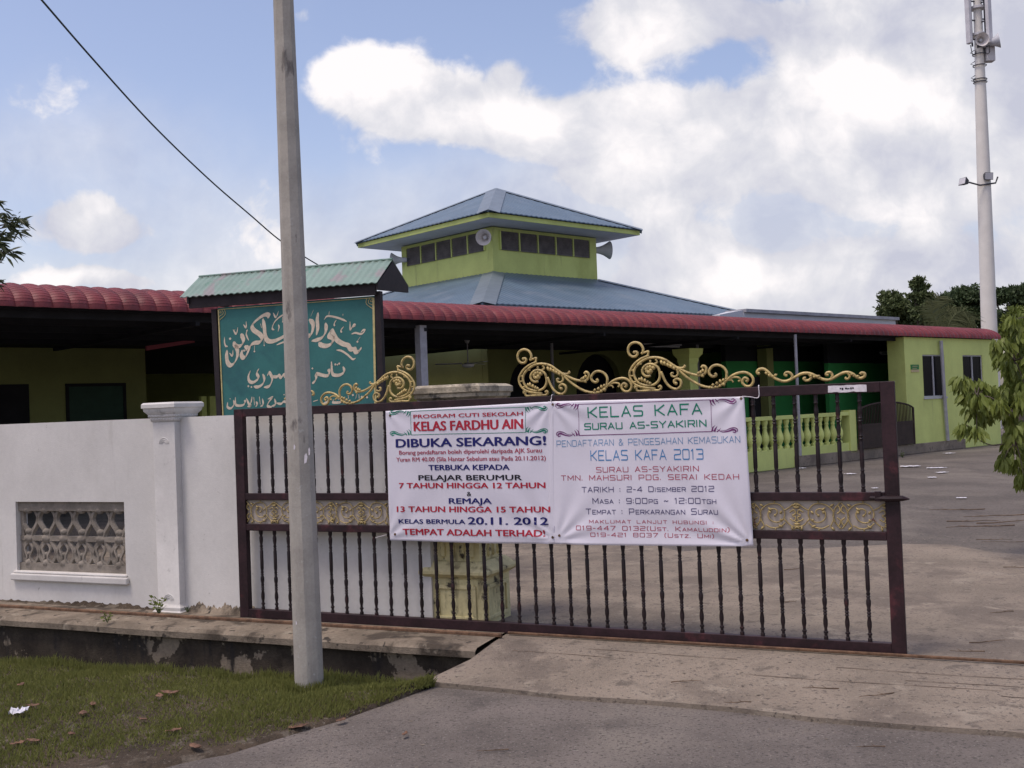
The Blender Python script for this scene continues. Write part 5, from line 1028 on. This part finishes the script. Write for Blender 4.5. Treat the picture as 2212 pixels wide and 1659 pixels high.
for i, (x, Y, r) in enumerate(((2420, 60, 90), (2600, 66, 110), (-260, 60, 120))):
    tree('broad_tree', ['dark tree beyond the annex, hidden by the young tree', 'dark tree farthest beyond the annex and yard', 'dark tree beyond the left wing of the hall'][i], aty(x, 866, Y) * np.array([1, 1, 0]), clp([(x - r * .4, 690, r * .6, 0), (x + r * .4, 690, r * .6, 0), (x, 640, r * .6, 0), (x, 740, r * .7, 0)], Y), 3000, .5, M['leaf_dark'], .3, .2, GR)
# wood closing the horizon on both sides of the yard
cs_ = []
for x0_, x1_, Y_ in ((2330, 5200, 75), (-3600, -250, 75)):
    for i in range(120):
        x = random.uniform(x0_, x1_); h_ = random.uniform(3.5, 8.5); c = aty(x, 840, Y_ + random.uniform(-4, 6)); c[2] = h_ * .5
        cs_.append(c + RNG.normal(size=(170, 3)) * np.array([1.5, 1.2, h_ * .26]))
cs_ = np.concatenate(cs_); cs_ = cs_[cs_[:, 2] > -.2]; n = len(cs_)
tag(obj('far_wood', leaf_mesh(cs_, .75 * RNG.uniform(.6, 1.3, n), .42 * RNG.uniform(.6, 1.2, n), .2), M['leaf_dark']), kind='stuff', label='dark far wood closing the horizon beyond the yard', cat='wood')
# palm
pr = thing('palm_tree', 'palm with drooping yellowed fronds rising behind the veranda roof', 'palm', aty(2045, 866, 40) * np.array([1, 1, 0]))
pc_ = aty(2040, 735, 40)
mb = MB(); mb.tube([aty(2045, 866, 40) * np.array([1, 1, 0]), pc_], [.16, .12], 8); obj('trunk', mb, M['bark'], pr)
for k, pts in enumerate([[(2040, 735), (2020, 690), (2012, 665), (2014, 650)], [(2040, 735), (2030, 680), (2025, 655), (2030, 640)], [(2040, 735), (2050, 700), (2072, 682), (2090, 688)], [(2040, 735), (2055, 690), (2080, 672), (2105, 690)], [(2040, 735), (2000, 712), (1985, 716), (1978, 735)], [(2040, 735), (2040, 690), (2050, 668), (2066, 668)], [(2040, 735), (2080, 715), (2105, 720), (2120, 740)]]):
    sp = spline([aty(x, y, 40 + (k % 3 - 1) * .6) for x, y in pts], 8); mb = MB(); mb.tube(sp, list(np.linspace(.03, .006, len(sp))), 5)
    for i in range(3, len(sp)):
        for j in range(2):
            for sg in (-1, 1):
                p = sp[i] * (1 - j / 2) + sp[i - 1] * j / 2; d = sp[i] - sp[i - 1]; d /= np.linalg.norm(d); sd_ = np.cross(d, [0, 1, 0]) * sg + np.array([0, random.uniform(-.6, .6), 0]); L = .72 * (1 - .6 * abs(i / len(sp) - .5)); e_ = p + (sd_ * .7 + d * .6 + np.array([0, 0, -.45])) * L * random.uniform(.7, 1.1); w_ = d * .014
                mb.add([p - w_, p + w_, (p + e_) / 2 + w_ * .9 + ZV * .03, e_, (p + e_) / 2 - w_ * .9 + ZV * .03], [(0, 1, 2, 3, 4)])
    obj('frond', mb, M['leaf_palm'], pr)
# young tree at the right edge, drooping leaves in tufts
YT = 10.5
yt = thing('young_tree', 'young tree with drooping yellow green leaf clusters in front of the lime annex', 'tree', aty(2330, 1100, YT) * np.array([1, 1, 0]))
tufts = [(2190, 700, 20), (2205, 725, 24), (2222, 690, 26), (2170, 752, 22), (2190, 760, 26), (2150, 748, 16), (2165, 780, 18), (2205, 790, 26), (2180, 800, 24), (2195, 830, 28), (2215, 850, 28), (2180, 860, 24), (2200, 880, 26), (2165, 850, 18),
         (2082, 828, 18), (2100, 838, 20), (2120, 845, 22), (2140, 850, 20), (2090, 860, 16), (2110, 868, 20), (2130, 880, 20), (2098, 890, 16), (2085, 930, 18), (2110, 935, 16), (2075, 835, 12), (2145, 890, 16), (2160, 880, 18), (2128, 905, 14), (2178, 905, 18),
         (2190, 940, 20), (2180, 970, 18), (2170, 990, 16), (2200, 965, 22), (2190, 1000, 18), (2205, 1010, 20), (2168, 1000, 12), (2212, 1040, 18), (2195, 925, 18), (2225, 930, 26), (2240, 980, 26), (2240, 800, 34), (2260, 880, 40), (2270, 740, 40), (2290, 960, 40), (2300, 820, 50), (2222, 760, 26), (2340, 760, 50), (2350, 900, 50)]
cs, dr, ls = [], [], []
mb2 = MB(); fork = aty(2300, 880, YT)
hubs = [aty(2110, 860, YT - .1), aty(2190, 780, YT), aty(2200, 880, YT + .1), aty(2195, 960, YT), aty(2260, 780, YT), aty(2240, 700, YT)]
mb2.tube(spline([aty(2330, 1100, YT) * np.array([1, 1, 0]), aty(2325, 1000, YT), fork, aty(2280, 760, YT), aty(2250, 640, YT)], 5), list(np.linspace(.06, .015, 21)), 8)
for h in hubs: mb2.tube(spline([fork, (fork + h) / 2 + ZV * -.05, h], 4), list(np.linspace(.022, .007, 9)), 6)
mb2.tube(spline([aty(2195, 950, YT), aty(2150, 962, YT), aty(2115, 950, YT), aty(2085, 915, YT)], 4), .006, 5)
for (x, y, r) in tufts:
    Y = YT + random.uniform(-.35, .35); c = aty(x, y - r * .5, Y); rw = r / FL * Y; h = min(hubs, key=lambda q_: np.linalg.norm(q_ - c))
    mb2.tube(spline([h, (h + c) / 2 + ZV * .04, c], 4), list(np.linspace(.007, .003, 9)), 5)
    n = int(17 + r * .75)
    for i in range(n):
        a = random.uniform(0, 6.283); o_ = np.array([math.cos(a), math.sin(a), 0]); cs.append(c + o_ * rw * random.uniform(.1, .75) + ZV * random.uniform(-.6, .6) * rw); dr.append(o_ * random.uniform(.1, .75) + np.array([0, 0, -1.]) * random.uniform(.6, 1.2)); ls.append(random.uniform(.075, .135))
cs = np.array(cs); dr = np.array(dr); dr /= np.linalg.norm(dr, axis=1)[:, None]; ls = np.array(ls)
mb = MB()
for c, d, L in zip(cs, dr, ls):
    s_ = np.cross(d, RNG.normal(size=3)); s_ /= np.linalg.norm(s_) + 1e-9; n3 = np.cross(d, s_); w_ = L * .24; k = len(mb.v)
    P_ = [c, c + d * L * .3 + s_ * w_ * .9 + n3 * .008, c + d * L * .65 + s_ * w_ * .85 + n3 * .008, c + d * L + ZV * -.01, c + d * L * .65 - s_ * w_ * .85 + n3 * .008, c + d * L * .3 - s_ * w_ * .9 + n3 * .008, c + d * L * .5 - n3 * .008]
    mb.add(P_, [(0, 1, 6), (1, 2, 6), (2, 3, 6), (3, 4, 6), (4, 5, 6), (5, 0, 6)])
obj('crown', mb, M['leaf_lime'], yt); obj('trunk', mb2, M['bark'], yt, smooth=True)
# overhanging branch at the left edge
YL = 11.5
lt = thing('mango_tree', 'slender leaved branch hanging over the red veranda roof far from the hall tower', 'tree', aty(-330, 1300, YL) * np.array([1, 1, 0]))
mb2 = MB(); mb = MB(); fk = aty(-300, 620, YL)
mb2.tube(spline([aty(-330, 1300, YL) * np.array([1, 1, 0]), aty(-310, 900, YL), fk], 5), list(np.linspace(.12, .08, 11)), 8)
wh = [(45, 478, 34), (20, 490, 34), (0, 470, 34), (38, 500, 30), (10, 505, 30), (18, 545, 34), (5, 540, 30), (-10, 520, 40), (30, 470, 24), (-15, 430, 30), (5, 460, 26), (-30, 560, 44), (-50, 480, 50), (-60, 400, 50), (-90, 520, 60), (-40, 620, 40), (-5, 612, 22), (-60, 700, 50), (-120, 600, 70), (-150, 450, 80), (-180, 550, 80)]
for (x, y, L) in wh:
    c = aty(x, y, YL + random.uniform(-.2, .2)); mb2.tube(spline([fk, (fk + c) / 2 + ZV * .15, c], 5), list(np.linspace(.03, .005, 11)), 5)
    for i in range(16):
        a = random.uniform(-1, 1); d = np.array([math.cos(a) * (1 if random.random() < .75 else -.6), random.uniform(-.7, .7), math.sin(a) * .8 - .25]); d /= np.linalg.norm(d); LL = L / FL * YL * random.uniform(.6, 1.05); s_ = np.cross(d, RNG.normal(size=3)); s_ /= np.linalg.norm(s_); w_ = LL * .10; o_ = c + RNG.normal(size=3) * .02
        mb.add([o_, o_ + d * LL * .35 + s_ * w_, o_ + d * LL * .7 + s_ * w_ * .7 - ZV * LL * .05, o_ + d * LL - ZV * LL * .14, o_ + d * LL * .7 - s_ * w_ * .7 - ZV * LL * .05, o_ + d * LL * .35 - s_ * w_], [(0, 1, 2, 3, 4, 5)])
obj('crown', mb, M['leaf_mango'], lt); obj('trunk', mb2, M['bark'], lt, smooth=True)

# ------------------------------------------------------------------ weeds, litter
def weed(x, y, Y, h, n, label, m='leaf_lime'):
    b = aty(x, y, Y); mb = MB()
    root = thing('weed', label, 'weed', b)
    st = MB()
    for i in range(n):
        a = random.uniform(0, 6.28); tip = b + np.array([math.cos(a) * h * .35, math.sin(a) * h * .35, h * random.uniform(.4, 1)]); st.tube([b, (b + tip) / 2 + ZV * .01, tip], [.003, .002, .001], 5)
        for j in range(4):
            p = b + (tip - b) * (.35 + .2 * j); d = RNG.normal(size=3); d[2] = abs(d[2]) * .5; d /= np.linalg.norm(d); s_ = np.cross(d, RNG.normal(size=3)); s_ /= np.linalg.norm(s_); L = h * random.uniform(.18, .32)
            mb.add([p, p + d * L * .5 + s_ * L * .25, p + d * L, p + d * L * .5 - s_ * L * .25], [(0, 1, 2, 3)])
    obj('leaves', mb, M[m], root); obj('stem', st, M['leaf_mid'], root)
pw_ = G(-.93, -.02, .004); weed(343, 1328, onz(343, 1328, .004)[1], .17, 9, 'small green weed sprouting at the left foot of the white pillar')
weed(232, 1345, onz(232, 1345, .004)[1], .10, 7, 'low green weed growing on the ledge below the vent block')
weed(405, 1325, onz(405, 1322, .004)[1], .07, 6, 'tiny dark weed at the right foot of the white pillar', 'leaf_dark')
def on_surface(x, y, z): return onz(x, y, z)
def onverge(x, y):
    z = -.1
    for _ in range(8):
        p = onz(x, y, z); u, v = (p - GA) @ gv, (p - GA) @ gn; v1 = roadline(u); s_ = (v + 1.075) / (v1 + 1.075) if u < 2.3 else 2
        z = vergez(u, s_) + .012 if 0 <= s_ <= 1 else (-.121 if v < -1.05 else -.06)
    return onz(x, y, z)
def paper(x, y, z, L, W_, lab):
    L *= .5; W_ *= .5; c = on_surface(x, y, z + .006); a = random.uniform(-.5, .5); e1 = np.array([math.cos(a), math.sin(a), 0]); e2 = np.array([-math.sin(a), math.cos(a), 0]); mb = MB(); n = 5; V = []
    for j in range(n + 1):
        for i in range(n + 1): V.append(c + e1 * L * (i / n - .5) + e2 * W_ * (j / n - .5) + ZV * (.006 + .014 * abs(math.sin(i * 1.7 + j * .9 + x)) * (L / .3)))
    mb.add(V, [(j * (n + 1) + i, j * (n + 1) + i + 1, (j + 1) * (n + 1) + i + 1, (j + 1) * (n + 1) + i) for j in range(n) for i in range(n)])
    o = obj('paper_scrap', mb, M['paper'], loc=c, smooth=True); so_ = o.modifiers.new('thickness', 'SOLIDIFY'); so_.thickness = .002; tag(o, lab, 'litter', 'paper litter on the yard')
zz5 = zm(1650, 820, 3.243)
for (x, y, L, W_, lab) in ((1658, 690, .5, .45, 'bluish white paper scrap nearest the concrete step below the annex'), (1368, 788, .8, .5, 'largest white paper sheet on the yard, right of the gate post'), (1535, 799, .45, .4, 'white paper scrap, left of a close pair lying end to end'), (1595, 797, .35, .4, 'white paper scrap, right of a close pair lying end to end'), (1605, 832, .45, .3, 'thin greyish paper scrap just nearer than the close pair'), (1533, 868, .3, .3, 'small white scrap alone in the middle of the yard'), (927, 842, .35, .4, 'white scrap seen between the last two gate bars'), (560, 800, .4, .4, 'white scrap near the low lime wall seen through the gate bars'), (1750, 1020, .28, .2, 'white scrap closest to the young tree, nearest the twigs'), (1110, 947, .2, .2, 'tiny white scrap above the middle rail, beside the gate end post')):
    paper(*zz5(x, y), 0., L, W_, lab)
cp_ = onz(40, 1550, vergez(-.5, .5)); 
mb = MB(); c = onverge(40, 1549); nn_ = 7
V = [c + np.array([(i / nn_ - .5) * .10 + random.uniform(-.006, .006), (j / nn_ - .5) * .07 + random.uniform(-.006, .006), .02 + random.uniform(0, .035)]) for j in range(nn_ + 1) for i in range(nn_ + 1)]
mb.add(V, [(j * (nn_ + 1) + i, j * (nn_ + 1) + i + 1, (j + 1) * (nn_ + 1) + i + 1, (j + 1) * (nn_ + 1) + i) for j in range(nn_) for i in range(nn_)]); o = obj('crumpled_wrapper', mb, M['paper'], loc=c); tag(o, 'crumpled white wrapper lying in the grass beside a brown leaf', 'litter')
def curled_leaf(x, y, z, L, lab, yaw=None):
    c = onverge(x, y); L = L * .72; a = random.uniform(0, 6.28) if yaw is None else yaw; e1 = np.array([math.cos(a), math.sin(a), 0]); e2 = np.array([-math.sin(a), math.cos(a), 0]); mb = MB(); V = []
    for i in range(8):
        s = i / 7; w_ = L * .24 * math.sin(math.pi * (s * .92 + .04)); lift = .16 * L * (2 * s - 1) ** 2 + .004
        for j in (-1, 0, 1): V.append(c + e1 * L * (s - .5) + e2 * w_ * j + ZV * (lift * .5 + abs(j) * w_ * .22 + random.uniform(0, .008) + .012))
    mb.add(V, [(3 * i + j, 3 * i + j + 1, 3 * i + j + 4, 3 * i + j + 3) for i in range(7) for j in range(2)]); o = obj('dead_leaf', mb, M['deadleaf'], loc=c, smooth=True)
    so_ = o.modifiers.new('thickness', 'SOLIDIFY'); so_.thickness = .0015; tag(o, lab, 'dead leaf', 'dead leaves on the verge')
zg = zm(0, 1300, 1.897)
for (x, y, L, lab) in ((145, 595, .13, 'brown dead leaf just right of the crumpled wrapper'), (360, 630, .13, 'upright brown dead leaf in mid grass, second from left in its row'), (145, 750, .12, 'brown curled leaf near the bottom left corner of the grass'), (620, 655, .10, 'brown leaf at the centre of the grass verge'), (750, 705, .12, 'brown leaf in the grass nearest the road below the pole'), (735, 540, .17, 'broad brown leaf patch in the grass left of the utility pole'), (690, 555, .13, 'pinkish brown leaf touching the broad one left of the pole'), (1290, 690, .16, 'curled brown leaf on the soil at the grass edge'), (90, 505, .12, 'brown leaf in the upper left part of the grass'), (400, 590, .11, 'brown leaf among taller grass near the verge centre'), (845, 775, .14, 'flat tan leaf on the road edge'), (1880, 475, .11, 'dry leaf at the corner of the concrete apron'), (1475, 660, .11, 'dry leaf on the dark soil patch beside the road'), (80, 760, .12, 'flat brown leaf at the very bottom left of the grass'), (310, 720, .09, 'small brown leaf low in the grass'), (1750, 720, .08, 'reddish leaf lying out on the asphalt')):
    curled_leaf(*zg(x, y), -.085 if x < 1200 else -.118, L, lab)
def twig(x, y, z, L, lab, grp, r=.006):
    c = onz(x, y, z + r); a = random.uniform(-.35, .35) + math.pi * random.randint(0, 1); e1 = np.array([math.cos(a), math.sin(a), 0]); e2 = np.array([-math.sin(a), math.cos(a), 0]); mb = MB()
    pts = spline([c + e1 * L * (s - .5) + e2 * random.uniform(-.06, .06) * L + ZV * random.uniform(0, r) for s in np.linspace(0, 1, 5)], 3); mb.tube(pts, list(np.linspace(r, r * .4, len(pts))), 5)
    for k in range(2): p = pts[4 + 4 * k]; mb.tube([p, p + e1 * L * .12 + e2 * L * random.choice((-.1, .1)) + ZV * .01], [r * .6, r * .2], 5)
    o = obj('twig', mb, M['twig'], loc=c); tag(o, lab, 'twig', grp)
zp = zm(1100, 1200, 1.7955)
for (x, y, L, lab) in ((1610, 687, .22, 'straight dark twig on the concrete apron below the gate wheel'), (830, 632, .18, 'forked twig on the concrete apron below the lettered banners'), (1040, 717, .15, 'short leafy twig on the apron edge beside the asphalt'), (40, 915, .16, 'thin slanting twig on the asphalt at the bottom left'), (1585, 900, .14, 'slanting twig on the asphalt at the bottom right'), (1380, 660, .2, 'pale thin twig left of the straight dark twig')):
    twig(*zp(x, y), -.06 if y < 730 else -.122, L, lab, 'twigs before the gate', .0035)
for (x, y, L, lab) in ((2090, 52, .35, 'brown twig lying left of the twig bundle on the yard'), (2165, 62, .6, 'thick brown twig bundle at the right edge of the yard'), (2190, 166, .25, 'dark twig near the right picture edge on the pale concrete'), (2120, 348, .18, 'small dark twig on pale concrete right of the gate'), (2060, 468, .25, 'dark twig just right of the gate corner'), (1275, 172, .22, 'dark twig on the ground behind the fourth bar from the gate end'), (1258, 305, .10, 'rust coloured dry leaf stalk behind the lower gate bars'), (1980, 508, .2, 'pale twig on the concrete by the gate corner')):
    twig(*zp(x, y), .003, L, lab, 'twigs inside the yard', .004)
for (x, y, L, lab) in ((1720, 1108, .7, 'dry frond stalk farthest from the gate on the dark yard'), (1830, 1190, .6, 'reddish dry frond piece left of the green one'), (2080, 1195, .8, 'greenish dry frond piece under the young tree'), (1880, 1228, .8, 'reddish dry frond piece nearest the pale concrete'), (2000, 1150, .8, 'dark dry frond piece under the young tree')):
    twig(*zz5(x, y), .003, L, lab, 'dry fronds on the yard', .008)
weed(1315 / 3.243 * K + 1650 * K, (820 + 722 / 3.243) * K, onz((1650 + 1315 / 3.243) * K, (820 + 722 / 3.243) * K, 0)[1], .16, 10, 'green leafy clump at the foot of the concrete step', 'leaf_mid')

# ------------------------------------------------------------------ grooves in the apron, crumbs of litter
for k, (u0, u1, v) in enumerate(((4.7, 12, -.34), (5.1, 12, -.47), (4.2, 5.6, -.55), (5.6, 12, -.62), (3.1, 4.1, -.30), (2.6, 3.4, -.42))):
    mb = MB(); us_ = np.linspace(u0, u1, 60); zf = lambda v_: float(np.interp(v_, [-1.06, -.62, -.28, .3], [-.098, -.052, -.012, 0])) + .003
    L_ = [[G(u, v + sg * (.0015 + .0022 * abs(math.sin(u * 7 + k))) + .012 * math.sin(u * 3.3 + k), zf(v)) for u in us_] for sg in (-1, 1)]
    mb.loft(L_, cap=False, closed=False); struct('crack', mb, M['twig'])
mb = MB()
def crumb(p, r):
    a = random.uniform(0, 6.28); k = random.choice((3, 4, 5)); V = [p + np.array([math.cos(a + 6.28 * i / k) * r * random.uniform(.4, 1.3), math.sin(a + 6.28 * i / k) * r * random.uniform(.3, 1), random.uniform(.001, .4 * r)]) for i in range(k)]; mb.add(V, [tuple(range(k))])
for i in range(2600):
    q_ = random.random()
    if q_ < .40: u, v = random.uniform(-1, 7), random.uniform(-4.5, -1.15); z = -.123
    elif q_ < .6: u, v = random.uniform(2.4, 9), random.uniform(-1.0, -.3); z = float(np.interp(v, [-1.06, -.62, -.28], [-.098, -.052, -.012])) + .003
    else: u, v = random.uniform(1, 16), random.uniform(.4, 14); z = .003
    if q_ < .4 and v > roadline(u) - .1 and u < 2.3: continue
    crumb(G(u, v, z), random.choice((.004, .005, .006, .008, .012)))
tag(obj('debris', mb, M['debris']), kind='stuff', label='crumbs of dry leaf and grit scattered over the paving', cat='debris')
